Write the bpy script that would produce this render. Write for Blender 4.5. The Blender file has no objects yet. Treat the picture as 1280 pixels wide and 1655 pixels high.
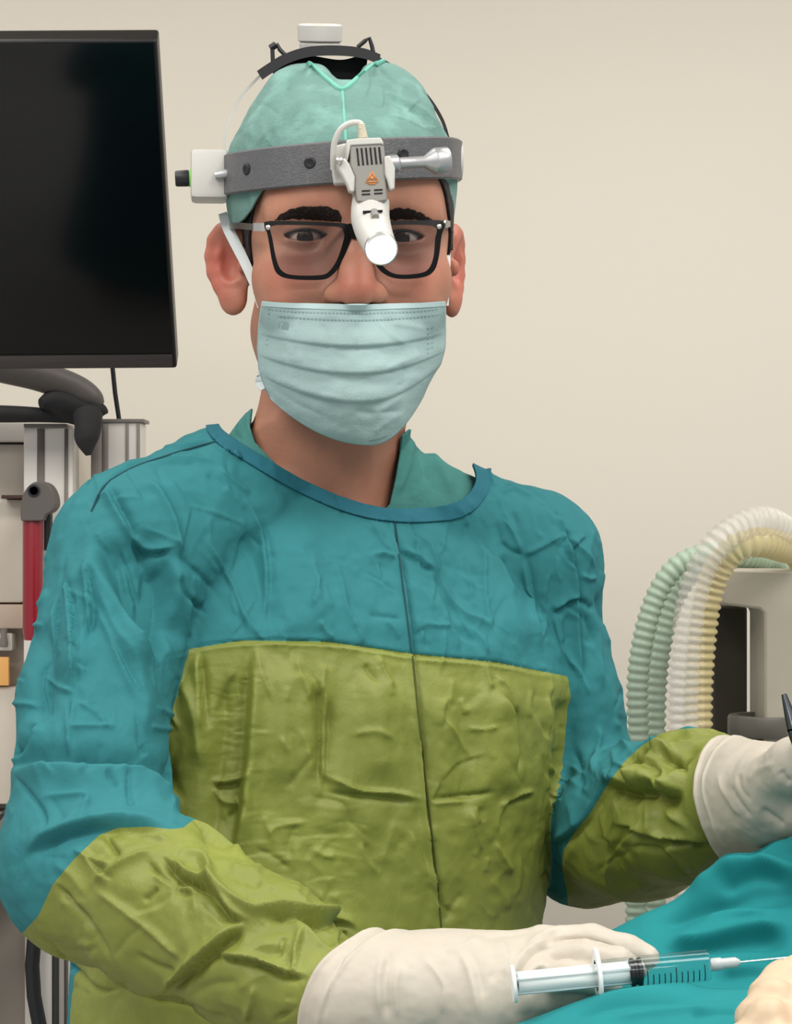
import bpy, bmesh, math, random
import numpy as np
from mathutils import Vector, Matrix, Euler
from mathutils.bvhtree import BVHTree

# ------------------------------------------------------------------ camera, world, lamps, exposure
SC = bpy.context.scene
COL = SC.collection
FPX, CX, CY, CAMZ = 3740.0, 640.0, 827.5, 1.41
cam_data = bpy.data.cameras.new('camera')
cam_data.sensor_fit = 'VERTICAL'; cam_data.sensor_height = 36.0
cam_data.lens = FPX / 1655.0 * 36.0
cam_data.clip_start = 0.05; cam_data.clip_end = 50
camera = bpy.data.objects.new('camera', cam_data); COL.objects.link(camera)
camera.location = (0, 0, CAMZ); camera.rotation_euler = (math.pi / 2, 0, 0)
SC.camera = camera
world = bpy.data.worlds.new('world'); SC.world = world; world.use_nodes = True
world.node_tree.nodes['Background'].inputs[0].default_value = (0.98, 0.98, 1.0, 1)
world.node_tree.nodes['Background'].inputs[1].default_value = 0.54
SC.view_settings.view_transform = 'Standard'; SC.view_settings.look = 'None'
SC.view_settings.gamma = 1.0; SC.view_settings.use_curve_mapping = False
SC.view_settings.exposure = 0.08
SC.cycles.use_denoising = True

def area_light(name, loc, rot, sx, sy, power, col=(1, 0.97, 0.93)):
    d = bpy.data.lights.new(name, 'AREA'); d.shape = 'RECTANGLE'; d.size = sx; d.size_y = sy
    d.energy = power; d.color = col
    o = bpy.data.objects.new(name, d); COL.objects.link(o)
    o.location = loc; o.rotation_euler = rot
    return o
# operating room ceiling panels, unseen; pair behind camera added to even the wall
LAMPS = [(0.9, 0.7, 31), (-1.0, 0.7, 25), (0.9, 2.0, 13), (-1.0, 2.0, 12), (0.9, -1.2, 24), (-1.0, -1.2, 22)]
for lx_, ly_, lp_ in LAMPS: area_light('ceiling_area_light', (lx_, ly_, 2.735), (0, 0, 0), 1.2, 0.6, lp_)

# ------------------------------------------------------------------ pixel <-> place helpers
def at(px, py, Y):
    return Vector(((px - CX) / FPX * Y, Y, CAMZ + (CY - py) / FPX * Y))
def atn(px, py, Y):
    px, py, Y = np.broadcast_arrays(np.asarray(px, float), np.asarray(py, float), np.asarray(Y, float))
    return np.stack([(px - CX) / FPX * Y, Y, CAMZ + (CY - py) / FPX * Y], -1)
def proj(V):
    return np.stack([CX + FPX * V[:, 0] / V[:, 1], CY - FPX * (V[:, 2] - CAMZ) / V[:, 1]], -1)

# ------------------------------------------------------------------ numpy noise
def _h3(i, j, k, seed):
    n = (i.astype(np.uint32) * np.uint32(374761393) + j.astype(np.uint32) * np.uint32(668265263)
         + k.astype(np.uint32) * np.uint32(2147483647) + np.uint32((seed * 974634777) % 4294967296))
    n = (n ^ (n >> np.uint32(13))) * np.uint32(1274126177)
    n = n ^ (n >> np.uint32(16))
    return (n & np.uint32(0xFFFF)).astype(np.float32) / 32767.5 - 1.0
def vnoise(P, scale=1.0, seed=0):
    p = np.asarray(P, np.float64) * scale + 1000.0
    if p.ndim == 2 and p.shape[1] == 2:
        p = np.concatenate([p, np.zeros((len(p), 1))], 1)
    i = np.floor(p).astype(np.int64); f = (p - i); f = f * f * f * (f * (f * 6 - 15) + 10)
    out = 0
    for a in (0, 1):
        for b in (0, 1):
            for c in (0, 1):
                w = (f[:, 0] if a else 1 - f[:, 0]) * (f[:, 1] if b else 1 - f[:, 1]) * (f[:, 2] if c else 1 - f[:, 2])
                out = out + w * _h3(i[:, 0] + a, i[:, 1] + b, i[:, 2] + c, seed)
    return out
def fbm(P, scale=1.0, seed=0, octv=3):
    return sum(vnoise(P, scale * 2 ** k, seed + k * 7) * 0.5 ** k for k in range(octv))

# ------------------------------------------------------------------ distance fields
def smin(a, b, k):
    if k <= 0: return np.minimum(a, b)
    h = np.maximum(k - np.abs(a - b), 0) / k
    return np.minimum(a, b) - h * h * k * 0.25
class Frame:
    """a local frame: x = picture right, f = forward, z = up"""
    def __init__(s, o, yaw=0.0, pitch=0.0, R=None):
        s.o = np.array(o, float)
        if R is None:
            c, n = math.cos(yaw), math.sin(yaw)
            r = np.array([c, n, 0.]); f = np.array([n, -c, 0.]); z = np.array([0, 0, 1.])
            cp, sp = math.cos(pitch), math.sin(pitch)     # pitch > 0 looks up
            f, z = f * cp + z * sp, z * cp - f * sp
            R = np.stack([r, f, z], 0)
        s.R = R
    def w(s, p): return s.o + np.asarray(p, float) @ s.R
    def l(s, P): return (np.asarray(P, float) - s.o) @ s.R.T
class Field:
    def __init__(s, xs, ys, zs):
        s.x, s.y, s.z = (np.asarray(v, np.float32) for v in (xs, ys, zs))
        s.F = np.full((len(s.x), len(s.y), len(s.z)), 1.0, np.float32)
    def sl(s, lo, hi, m):
        r = []
        for ax, l, h in zip((s.x, s.y, s.z), lo, hi):
            r.append(slice(max(0, int(np.searchsorted(ax, l - m)) - 1), int(np.searchsorted(ax, h + m)) + 1))
        return tuple(r)
    def co(s, q): return s.x[q[0]][:, None, None], s.y[q[1]][None, :, None], s.z[q[2]][None, None, :]
    def put(s, q, d, k, op):
        if op == '+': s.F[q] = smin(s.F[q], d, k)
        else: s.F[q] = -smin(-s.F[q], d, k)
    def cap(s, a, b, ra, rb, k=0.0, op='+', m=None, sq=None):
        """tapered capsule; sq = (axis vector, factor) flattens its section along that axis"""
        a = np.array(a, float); b = np.array(b, float)
        r = max(ra, rb); m = k + 0.004 if m is None else m
        q = s.sl(np.minimum(a, b) - r, np.maximum(a, b) + r, m)
        X, Y, Z = s.co(q); d = b - a; L = float(d @ d) + 1e-12
        px, py, pz = X - a[0], Y - a[1], Z - a[2]
        t = np.clip((px * d[0] + py * d[1] + pz * d[2]) / L, 0, 1)
        ex, ey, ez = px - t * d[0], py - t * d[1], pz - t * d[2]
        l2 = ex * ex + ey * ey + ez * ez
        if sq is not None:
            n = np.array(sq[0], float); n /= np.linalg.norm(n)
            e = ex * n[0] + ey * n[1] + ez * n[2]
            l2 = l2 + e * e * (1 / sq[1] ** 2 - 1)
        s.put(q, (np.sqrt(l2) - (ra + t * (rb - ra))).astype(np.float32), k, op)
    def chain(s, pts, rs, k=0.0, op='+', sq=None):
        for i in range(len(pts) - 1): s.cap(pts[i], pts[i + 1], rs[i], rs[i + 1], k, op, sq=sq)
    def ell(s, c, rad, k=0.0, op='+', fr=None, R=None):
        """ellipsoid; c in frame fr, R extra local rotation rows"""
        rad = np.array(rad, float); c = np.array(c, float)
        if fr is not None:
            cw = fr.w(c); M = fr.R if R is None else R @ fr.R
        else:
            cw = c; M = np.eye(3) if R is None else R
        r = rad.max(); q = s.sl(cw - r, cw + r, k + 0.004); X, Y, Z = s.co(q)
        px, py, pz = X - cw[0], Y - cw[1], Z - cw[2]
        k0 = 0; k1 = 0
        for i in range(3):
            e = px * M[i, 0] + py * M[i, 1] + pz * M[i, 2]
            k0 = k0 + (e / rad[i]) ** 2; k1 = k1 + (e / rad[i] ** 2) ** 2
        k0 = np.sqrt(k0); k1 = np.sqrt(k1) + 1e-9
        s.put(q, (k0 * (k0 - 1) / k1).astype(np.float32), k, op)
    def column(s, fr, prof, k=0.0, grow=0.0, power=2.3):
        """stack of rounded sections: prof rows (z, half width, half depth, centre x, centre f)"""
        P = np.array(sorted(prof), float); z0, z1 = P[0, 0], P[-1, 0]
        r = P[:, 1].max() + np.abs(P[:, 3]).max() + 0.08
        q = s.sl([fr.o[0] - r, fr.o[1] - r, z0 - 0.02], [fr.o[0] + r, fr.o[1] + r, z1 + 0.12], k)
        X, Y, Z = s.co(q); zz = s.z[q[2]]
        it = lambda c: np.interp(zz, P[:, 0], P[:, c])[None, None, :]
        A, B, cx, cf = it(1) + grow, it(2) + grow, it(3), it(4)
        lx = (X - fr.o[0]) * fr.R[0, 0] + (Y - fr.o[1]) * fr.R[0, 1] - cx
        lf = (X - fr.o[0]) * fr.R[1, 0] + (Y - fr.o[1]) * fr.R[1, 1] - cf
        u, v = np.abs(lx / A), np.abs(lf / B)
        n = (u ** power + v ** power) ** (1 / power)
        gx = (u / (n + 1e-6)) ** (power - 1) / A; gf = (v / (n + 1e-6)) ** (power - 1) / B
        d = (n - 1) / np.sqrt(gx * gx + gf * gf + 1e-9)
        d = np.maximum(np.maximum(d, Z - (z1 + grow)), z0 - grow - Z)
        s.put(q, d.astype(np.float32), k, '+')
    def mesh(s, smooth=2):
        return nets(s.F, s.x, s.y, s.z, smooth)
def nets(F, xs, ys, zs, smooth=2):
    S = F < 0
    nx, ny, nz = F.shape
    c = S[:-1, :-1, :-1].astype(np.int8)
    for a in (0, 1):
        for b in (0, 1):
            for d in (0, 1):
                if a or b or d: c += S[a:nx - 1 + a, b:ny - 1 + b, d:nz - 1 + d]
    act = (c > 0) & (c < 8)
    idx = np.full(act.shape, -1, np.int32); n = int(act.sum()); idx[act] = np.arange(n, dtype=np.int32)
    acc = np.zeros((n, 3)); cnt = np.zeros(n); quads = []
    ax = (xs, ys, zs)
    for axis in range(3):
        lo = [slice(None)] * 3; hi = [slice(None)] * 3
        lo[axis] = slice(0, -1); hi[axis] = slice(1, None)
        cr = S[tuple(lo)] != S[tuple(hi)]
        for o in range(3):
            if o != axis:
                e = [slice(None)] * 3; e[o] = 0; cr[tuple(e)] = False; e[o] = -1; cr[tuple(e)] = False
        I = np.array(np.nonzero(cr))
        J = I.copy(); J[axis] += 1
        f0 = F[tuple(I)]; f1 = F[tuple(J)]; t = f0 / (f0 - f1)
        P = np.stack([ax[o][I[o]] for o in range(3)], -1).astype(float)
        P[:, axis] = ax[axis][I[axis]] * (1 - t) + ax[axis][J[axis]] * t
        o1, o2 = (axis + 1) % 3, (axis + 2) % 3
        ids = []
        for (a, b) in ((0, 0), (-1, 0), (-1, -1), (0, -1)):
            K = I.copy(); K[o1] += a; K[o2] += b
            q = idx[tuple(K)]; ids.append(q)
            cnt += np.bincount(q, minlength=n)
            for o in range(3): acc[:, o] += np.bincount(q, weights=P[:, o], minlength=n)
        Q = np.stack(ids, -1); fl = f0 > 0
        Q[fl] = Q[fl][:, ::-1]; quads.append(Q)
    V = acc / cnt[:, None]; Q = np.concatenate(quads)
    V = relax(V, Q, smooth)
    return V, Q
def relax(V, Q, it, lam=0.5, mu=-0.53):
    n = len(V)
    m = Q.shape[1]
    A = np.concatenate([Q[:, i] for i in range(m)] + [Q[:, (i + 1) % m] for i in range(m)])
    B = np.concatenate([Q[:, (i + 1) % m] for i in range(m)] + [Q[:, i] for i in range(m)])
    deg = np.maximum(np.bincount(A, minlength=n), 1)[:, None]
    for _ in range(it):
        for w in (lam, mu):
            M = np.stack([np.bincount(A, weights=V[B, o], minlength=n) for o in range(3)], -1) / deg
            V = V + w * (M - V)
    return V
def tris(Q):
    return Q if Q.shape[1] == 3 else np.concatenate([Q[:, [0, 1, 2]], Q[:, [0, 2, 3]]])
def subdivide(V, Q):
    """every quad into four"""
    E = np.concatenate([Q[:, [i, (i + 1) % 4]] for i in range(4)]); Es = np.sort(E, 1)
    key = Es[:, 0].astype(np.int64) * len(V) + Es[:, 1]
    u, inv = np.unique(key, return_inverse=True)
    a, b = u // len(V), u % len(V)
    n = len(V); m = len(Q)
    em = (inv + n).reshape(4, m).T
    fc = n + len(u) + np.arange(m)
    W = np.concatenate([V, (V[a] + V[b]) / 2, V[Q].mean(1)])
    NQ = np.concatenate([np.stack([Q[:, i], em[:, i], fc, em[:, (i + 3) % 4]], -1) for i in range(4)])
    return W, NQ
def normals(V, Q):
    T = tris(Q); N = np.cross(V[T[:, 1]] - V[T[:, 0]], V[T[:, 2]] - V[T[:, 0]])
    R = np.zeros_like(V)
    for i in range(3):
        for o in range(3): R[:, o] += np.bincount(T[:, i], weights=N[:, o], minlength=len(V))
    return R / (np.linalg.norm(R, axis=1, keepdims=True) + 1e-12)
def clip(V, T, g, extra=None):
    """keep the part of a triangle mesh where g > 0; extra = per-vertex arrays carried along"""
    T = tris(T); pos = g > 0; k = pos[T].sum(1)
    out = [T[k == 3]]; ea = []; new = []
    base = len(V)
    for kk in (1, 2):
        S = T[k == kk]
        if not len(S): continue
        lone = pos[S] if kk == 1 else ~pos[S]
        i = lone.argmax(1); r = np.arange(len(S))
        a, b, c = S[r, i], S[r, (i + 1) % 3], S[r, (i + 2) % 3]
        off = base + sum(len(e) for e in ea)
        ea.append(np.stack([a, b], -1)); iab = off + r
        ea.append(np.stack([a, c], -1)); iac = off + len(r) + r
        if kk == 1: out.append(np.stack([a, iab, iac], -1))
        else: out += [np.stack([iab, b, c], -1), np.stack([iab, c, iac], -1)]
    if ea:
        E = np.sort(np.concatenate(ea), 1); u, inv = np.unique(E[:, 0].astype(np.int64) * base + E[:, 1], return_inverse=True)
        a, b = u // base, u % base; t = (g[a] / (g[a] - g[b]))[:, None]
        V2 = np.concatenate([V, V[a] * (1 - t) + V[b] * t])
        X2 = [np.concatenate([e, (e[a] * (1 - t) + e[b] * t) if e.ndim > 1 else (e[a] * (1 - t[:, 0]) + e[b] * t[:, 0])]) for e in (extra or [])]
        T2 = np.concatenate(out); mp = np.concatenate([np.arange(base), base + inv]); T2 = mp[T2]
    else:
        V2, T2, X2 = V, np.concatenate(out), list(extra or [])
    T2 = T2[(T2[:, 0] != T2[:, 1]) & (T2[:, 1] != T2[:, 2]) & (T2[:, 0] != T2[:, 2])]
    us = np.unique(T2); mp = np.full(len(V2), -1); mp[us] = np.arange(len(us))
    return (V2[us], mp[T2]) + ((tuple(e[us] for e in X2),) if extra is not None else ())
def polydist(P, poly):
    """signed distance to a closed 2-D polygon, positive outside"""
    poly = np.array(poly, float); d = np.full(len(P), 1e18); ins = np.zeros(len(P), bool)
    for a, b in zip(poly, np.roll(poly, -1, 0)):
        e = b - a; w = P - a; t = np.clip((w @ e) / (e @ e + 1e-12), 0, 1)
        d = np.minimum(d, ((w - t[:, None] * e) ** 2).sum(1))
        c = (a[1] <= P[:, 1]) != (b[1] <= P[:, 1])
        xx = a[0] + (P[:, 1] - a[1]) / (b[1] - a[1] + 1e-12) * e[0]
        ins ^= c & (P[:, 0] < xx)
    d = np.sqrt(d); return np.where(ins, -d, d)
def smooth_line(pts, n=8, closed=False):
    """Catmull-Rom through the points"""
    p = np.array(pts, float); m = len(p); out = []
    rng = range(m if closed else m - 1)
    for i in rng:
        g = (lambda j: p[j % m]) if closed else (lambda j: p[min(max(j, 0), m - 1)])
        a, b, c, d = g(i - 1), g(i), g(i + 1), g(i + 2)
        for t in np.linspace(0, 1, n, endpoint=False):
            out.append(0.5 * ((2 * b) + (c - a) * t + (2 * a - 5 * b + 4 * c - d) * t * t + (3 * b - a - 3 * c + d) * t ** 3))
    if not closed: out.append(p[-1])
    return np.array(out)
def strokes(P, lst, mask=None):
    """height of hand-laid folds at picture points P: rows (kind, width, height, points)"""
    h = np.zeros(len(P))
    for kind, w, amp, pts in lst:
        L = smooth_line(pts, 5); mg = w * (5 if kind == 's' else 3)
        sel = (P[:, 0] > L[:, 0].min() - mg) & (P[:, 0] < L[:, 0].max() + mg) & (P[:, 1] > L[:, 1].min() - mg) & (P[:, 1] < L[:, 1].max() + mg)
        if mask is not None: sel &= mask
        ii = np.nonzero(sel)[0]
        if not len(ii): continue
        p = P[ii]; best = np.full(len(p), 1e18); sg = np.zeros(len(p)); tt = np.zeros(len(p))
        seg = np.linalg.norm(np.diff(L, axis=0), axis=1); cum = np.concatenate([[0], np.cumsum(seg)])
        for j in range(len(L) - 1):
            e = L[j + 1] - L[j]; q = p - L[j]; t = np.clip((q @ e) / (e @ e + 1e-9), 0, 1)
            r = q - t[:, None] * e; d = (r ** 2).sum(1); u = d < best
            best[u] = d[u]; sg[u] = (e[0] * q[:, 1] - e[1] * q[:, 0])[u]; tt[u] = ((cum[j] + t * seg[j]) / cum[-1])[u]
        d = np.sqrt(best); tap = np.clip(np.minimum(tt, 1 - tt) / 0.22, 0, 1); tap = tap * tap * (3 - 2 * tap)
        tap = 0.06 + 0.94 * tap; tap *= np.where((tt <= 0) | (tt >= 1), 0.3, 1)
        s = np.sign(sg) * d
        if kind == 'r': v = np.exp(-(d / w) ** 1.5)
        elif kind == 'v': v = -np.exp(-(d / w) ** 1.5)
        else: v = np.tanh(s / (0.35 * w)) * np.exp(-(d / (1.9 * w)) ** 2)      # a fold lapping over: high on the right of the way it is drawn
        h[ii] += amp * tap * v
    return h

# ------------------------------------------------------------------ objects
def nmesh(name, V, Q, smooth=True):
    me = bpy.data.meshes.new(name); V = np.asarray(V, np.float32); Q = np.asarray(Q, np.int32)
    k = Q.shape[1]
    me.vertices.add(len(V)); me.vertices.foreach_set('co', V.ravel())
    me.loops.add(Q.size); me.loops.foreach_set('vertex_index', Q.ravel())
    me.polygons.add(len(Q)); me.polygons.foreach_set('loop_start', np.arange(0, Q.size, k, dtype=np.int32))
    me.polygons.foreach_set('loop_total', np.full(len(Q), k, np.int32))
    me.polygons.foreach_set('use_smooth', np.full(len(Q), smooth))
    me.update(calc_edges=True); me.validate()
    return me
def link(name, me, mat=None, parent=None, loc=None):
    o = bpy.data.objects.new(name, me); COL.objects.link(o)
    if mat is not None and me is not None: me.materials.append(mat)
    if parent is not None: o.parent = parent
    if loc is not None: o.location = loc
    return o
def tag(o, label=None, cat=None, group=None, kind=None):
    if label: o['label'] = label
    if cat: o['category'] = cat
    if group: o['group'] = group
    if kind: o['kind'] = kind
    return o
def solid(o, t, off=1.0):
    m = o.modifiers.new('thickness', 'SOLIDIFY'); m.thickness = t; m.offset = off; return o
def thing(name, label, cat, loc, group=None):
    o = link(name, None, loc=loc); o.empty_display_size = 0.05
    bpy.context.view_layer.update() if False else None
    return tag(o, label, cat, group)
class MB:
    """collects shapes (world points) and links them as one mesh object"""
    def __init__(s): s.v = []; s.f = []; s.sm = []
    def add(s, V, F, smooth=True):
        n = len(s.v); s.v += [tuple(p) for p in V]; s.f += [tuple(i + n for i in f) for f in F]; s.sm += [smooth] * len(F); return s
    def box(s, c, d, R=None, bev=0.0, seg=2):
        bm = bmesh.new(); bmesh.ops.create_cube(bm, size=1.0)
        for v in bm.verts: v.co = Vector((v.co.x * d[0], v.co.y * d[1], v.co.z * d[2]))
        if bev > 0: bmesh.ops.bevel(bm, geom=list(bm.edges), offset=bev, segments=seg, affect='EDGES', profile=0.6)
        M = Matrix.Identity(3) if R is None else R
        c = Vector(c); bm.verts.index_update()
        s.add([M @ v.co + c for v in bm.verts], [[v.index for v in f.verts] for f in bm.faces], smooth=False); bm.free(); return s
    def tube(s, pts, r, n=10, caps=True, closed=False):
        pts = [Vector(p) for p in pts]; m = len(pts)
        rs = r if hasattr(r, '__len__') else [r] * m
        V = []; up = None
        for i, p in enumerate(pts):
            t = (pts[(i + 1) % m] - pts[i - 1]) if closed else (pts[min(i + 1, m - 1)] - pts[max(i - 1, 0)])
            t.normalize()
            if up is None:
                up = t.orthogonal().normalized()
            up = (up - t * up.dot(t)); up = up.normalized() if up.length > 1e-6 else t.orthogonal().normalized()
            b = t.cross(up)
            for j in range(n):
                a = 2 * math.pi * j / n; V.append(p + (up * math.cos(a) + b * math.sin(a)) * rs[i])
        F = []
        for i in range(m if closed else m - 1):
            k = (i + 1) % m
            for j in range(n): F.append((i * n + j, i * n + (j + 1) % n, k * n + (j + 1) % n, k * n + j))
        if caps and not closed: F.append(tuple(range(n))[::-1]); F.append(tuple((m - 1) * n + j for j in range(n)))
        return s.add(V, F)
    def lathe(s, prof, o, axis, n=32, caps=True):
        """prof rows (radius, height along axis)"""
        ax = Vector(axis).normalized(); u = ax.orthogonal().normalized(); w = ax.cross(u); o = Vector(o)
        V = []; F = []; m = len(prof)
        for r, h in prof:
            for j in range(n):
                a = 2 * math.pi * j / n; V.append(o + ax * h + (u * math.cos(a) + w * math.sin(a)) * r)
        for i in range(m - 1):
            for j in range(n): F.append((i * n + j, i * n + (j + 1) % n, (i + 1) * n + (j + 1) % n, (i + 1) * n + j))
        if caps: F.append(tuple(range(n))[::-1]); F.append(tuple((m - 1) * n + j for j in range(n)))
        return s.add(V, F)
    def prism(s, poly, o, ux, uy, depth, smooth=False):
        """flat outline (list of 2-D points) pushed along ux x uy by depth"""
        ux = Vector(ux).normalized(); uy = Vector(uy).normalized(); n = ux.cross(uy); o = Vector(o); k = len(poly)
        A = [o + ux * x + uy * y for x, y in poly]; V = A + [p + n * depth for p in A]
        F = [tuple(range(k))[::-1], tuple(range(k, 2 * k))] + [(i, (i + 1) % k, k + (i + 1) % k, k + i) for i in range(k)]
        return s.add(V, F, smooth)
    def ribbon(s, A, B, t=0.001):
        """strip between two polylines, with thickness"""
        A = [Vector(p) for p in A]; B = [Vector(p) for p in B]; n = len(A); V = []; F = []
        for i in range(n):
            j0, j1 = max(i - 1, 0), min(i + 1, n - 1)
            nn = (A[j1] - A[j0]).cross(B[i] - A[i]); nn = nn.normalized() * t * 0.5 if nn.length > 1e-12 else Vector((0, 0, 0))
            V += [A[i] + nn, B[i] + nn, B[i] - nn, A[i] - nn]
        for i in range(n - 1):
            for j in range(4): F.append((4 * i + j, 4 * i + (j + 1) % 4, 4 * i + 4 + (j + 1) % 4, 4 * i + 4 + j))
        F += [(3, 2, 1, 0), (4 * n - 4, 4 * n - 3, 4 * n - 2, 4 * n - 1)]
        return s.add(V, F)
    def build(s, name, mat, parent=None, bev=0.0, auto=True):
        me = bpy.data.meshes.new(name); me.from_pydata(s.v, [], s.f)
        me.polygons.foreach_set('use_smooth', s.sm)
        bm = bmesh.new(); bm.from_mesh(me); bmesh.ops.recalc_face_normals(bm, faces=bm.faces)
        if auto:
            for e in bm.edges:
                if len(e.link_faces) == 2 and e.calc_face_angle(0) > 0.7: e.smooth = False
        bm.to_mesh(me); bm.free()
        if auto: me.polygons.foreach_set('use_smooth', [True] * len(me.polygons))
        if parent is not None:
            off = root_of(parent)
            if off.length > 0: me.transform(Matrix.Translation(-off))
        o = link(name, me, mat, parent)
        if bev > 0:
            m = o.modifiers.new('soft_edge', 'BEVEL'); m.width = bev; m.segments = 2; m.limit_method = 'ANGLE'
        return o
def root_of(o):
    v = Vector((0, 0, 0))
    while o is not None: v = v + o.location; o = o.parent
    return v
def place(o, loc):
    """move a top-level mesh's origin without moving its points"""
    o.data.transform(Matrix.Translation(-Vector(loc))); o.location = loc; return o
def np_child(name, V, Q, mat, parent, smooth=True):
    off = np.array(root_of(parent)) if parent is not None else 0
    return link(name, nmesh(name, V - off, Q, smooth), mat, parent)

# ------------------------------------------------------------------ materials
def srgb(r, g, b):
    f = lambda c: (c / 255 / 12.92) if c / 255 <= 0.04045 else ((c / 255 + 0.055) / 1.055) ** 2.4
    return (f(r), f(g), f(b), 1.0)
def mat(name, col, rough=0.5, metal=0.0, spec=0.5, var=0.0, scale=20.0, bump=0.0, bscale=200.0, sss=0.0, sheen=0.0,
        trans=0.0, alpha=1.0, coat=0.0, ior=1.45, emit=None, estr=0.0, stretch=None, weave=0.0, crumple=0.0):
    m = bpy.data.materials.new(name); m.use_nodes = True; nt = m.node_tree; N, L = nt.nodes, nt.links
    b = N['Principled BSDF']; I = b.inputs
    I['Base Color'].default_value = col; I['Roughness'].default_value = rough; I['Metallic'].default_value = metal
    I['Specular IOR Level'].default_value = spec; I['IOR'].default_value = ior
    I['Transmission Weight'].default_value = trans; I['Alpha'].default_value = alpha; I['Coat Weight'].default_value = coat
    if sss > 0:
        I['Subsurface Weight'].default_value = sss; I['Subsurface Radius'].default_value = (1.0, 0.35, 0.2); I['Subsurface Scale'].default_value = 0.006
    if sheen > 0: I['Sheen Weight'].default_value = sheen; I['Sheen Roughness'].default_value = 0.4
    if emit is not None: I['Emission Color'].default_value = emit; I['Emission Strength'].default_value = estr
    tc = N.new('ShaderNodeTexCoord'); src = tc.outputs['Object']
    if stretch is not None:
        mp = N.new('ShaderNodeMapping'); mp.inputs['Scale'].default_value = stretch; L.new(src, mp.inputs[0]); src = mp.outputs[0]
    if var > 0:
        nz = N.new('ShaderNodeTexNoise'); nz.inputs['Scale'].default_value = scale; nz.inputs['Detail'].default_value = 5
        L.new(src, nz.inputs['Vector'])
        mx = N.new('ShaderNodeMix'); mx.data_type = 'RGBA'
        c = [x for x in col[:3]]
        mx.inputs[6].default_value = [max(0, x * (1 - var)) for x in c] + [1]; mx.inputs[7].default_value = [min(1, x * (1 + var)) for x in c] + [1]
        rp = N.new('ShaderNodeMapRange'); rp.inputs[1].default_value = 0.5; rp.inputs[2].default_value = 0.7
        L.new(nz.outputs[0], rp.inputs[0]); L.new(rp.outputs[0], mx.inputs[0]); L.new(mx.outputs[2], I['Base Color'])
    if bump > 0:
        n2 = N.new('ShaderNodeTexNoise'); n2.inputs['Scale'].default_value = bscale; n2.inputs['Detail'].default_value = 4
        L.new(src, n2.inputs['Vector'])
        bp = N.new('ShaderNodeBump'); bp.inputs['Strength'].default_value = bump; bp.inputs['Distance'].default_value = 0.002
        L.new(n2.outputs[0], bp.inputs['Height']); L.new(bp.outputs[0], I['Normal'])
        if weave > 0:
            w1 = N.new('ShaderNodeTexNoise'); w1.inputs['Scale'].default_value = 1.0; w1.inputs['Detail'].default_value = 2
            mp2 = N.new('ShaderNodeMapping'); mp2.inputs['Scale'].default_value = (1500, 1500, 120); L.new(tc.outputs['Object'], mp2.inputs[0]); L.new(mp2.outputs[0], w1.inputs['Vector'])
            b2 = N.new('ShaderNodeBump'); b2.inputs['Strength'].default_value = weave; b2.inputs['Distance'].default_value = 0.0006
            L.new(w1.outputs[0], b2.inputs['Height']); L.new(bp.outputs[0], b2.inputs['Normal']); L.new(b2.outputs[0], I['Normal'])
    if crumple > 0:                                            # sharp little creases in the cloth
        prev = I['Normal'].links[0].from_socket
        for sc_, dist_, st_, ty_ in ((22.0, 0.006, crumple, 'RIDGED_MULTIFRACTAL'), (60.0, 0.002, crumple * 0.7, 'RIDGED_MULTIFRACTAL')):
            rn = N.new('ShaderNodeTexNoise'); rn.noise_type = ty_; rn.normalize = True; rn.inputs['Scale'].default_value = sc_
            rn.inputs['Detail'].default_value = 1.5; rn.inputs['Distortion'].default_value = 0.6; rn.inputs['Roughness'].default_value = 0.4
            mp3 = N.new('ShaderNodeMapping'); mp3.inputs['Scale'].default_value = (1, 1, 0.5); mp3.inputs['Rotation'].default_value = (0.3, 0.5, 0.2); L.new(tc.outputs['Object'], mp3.inputs[0]); L.new(mp3.outputs[0], rn.inputs['Vector'])
            b3 = N.new('ShaderNodeBump'); b3.inputs['Strength'].default_value = st_; b3.inputs['Distance'].default_value = dist_
            L.new(rn.outputs[0], b3.inputs['Height']); L.new(prev, b3.inputs['Normal']); prev = b3.outputs[0]
        L.new(prev, I['Normal'])
    return m
# ------------------------------------------------------------------ the room
M_wall = mat('wall_paint', srgb(226, 219, 205), 0.75, spec=0.2, var=0.015, scale=1.2, bump=0.05, bscale=90)
M_ceil = mat('ceiling_paint', srgb(232, 230, 224), 0.8)
M_floor = mat('vinyl_floor', srgb(216, 214, 208), 0.4, var=0.04, scale=6)
M_lamp = mat('lamp_diffuser', (1, 1, 1, 1), 0.5, emit=(1, 0.96, 0.9, 1), estr=4.0)
M_lampframe = mat('lamp_frame', srgb(225, 225, 222), 0.4)
WX, WY0, WY1, WH = 2.3, -2.2, 3.2, 2.8
def struct(o): o['kind'] = 'structure'; return o
def slab(name, c, d, m):
    return struct(place(MB().box(c, d).build(name, m), c))
slab('floor', (0, (WY0 + WY1) / 2, -0.05), (2 * WX + 0.2, WY1 - WY0 + 0.2, 0.1), M_floor)
slab('ceiling', (0, (WY0 + WY1) / 2, WH + 0.05), (2 * WX + 0.2, WY1 - WY0 + 0.2, 0.1), M_ceil)
slab('wall_back', (0, WY1 + 0.05, WH / 2), (2 * WX + 0.2, 0.1, WH), M_wall)
slab('baseboard_back', (0, WY1 - 0.008, 0.05), (2 * WX, 0.016, 0.1), M_ceil)
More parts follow.
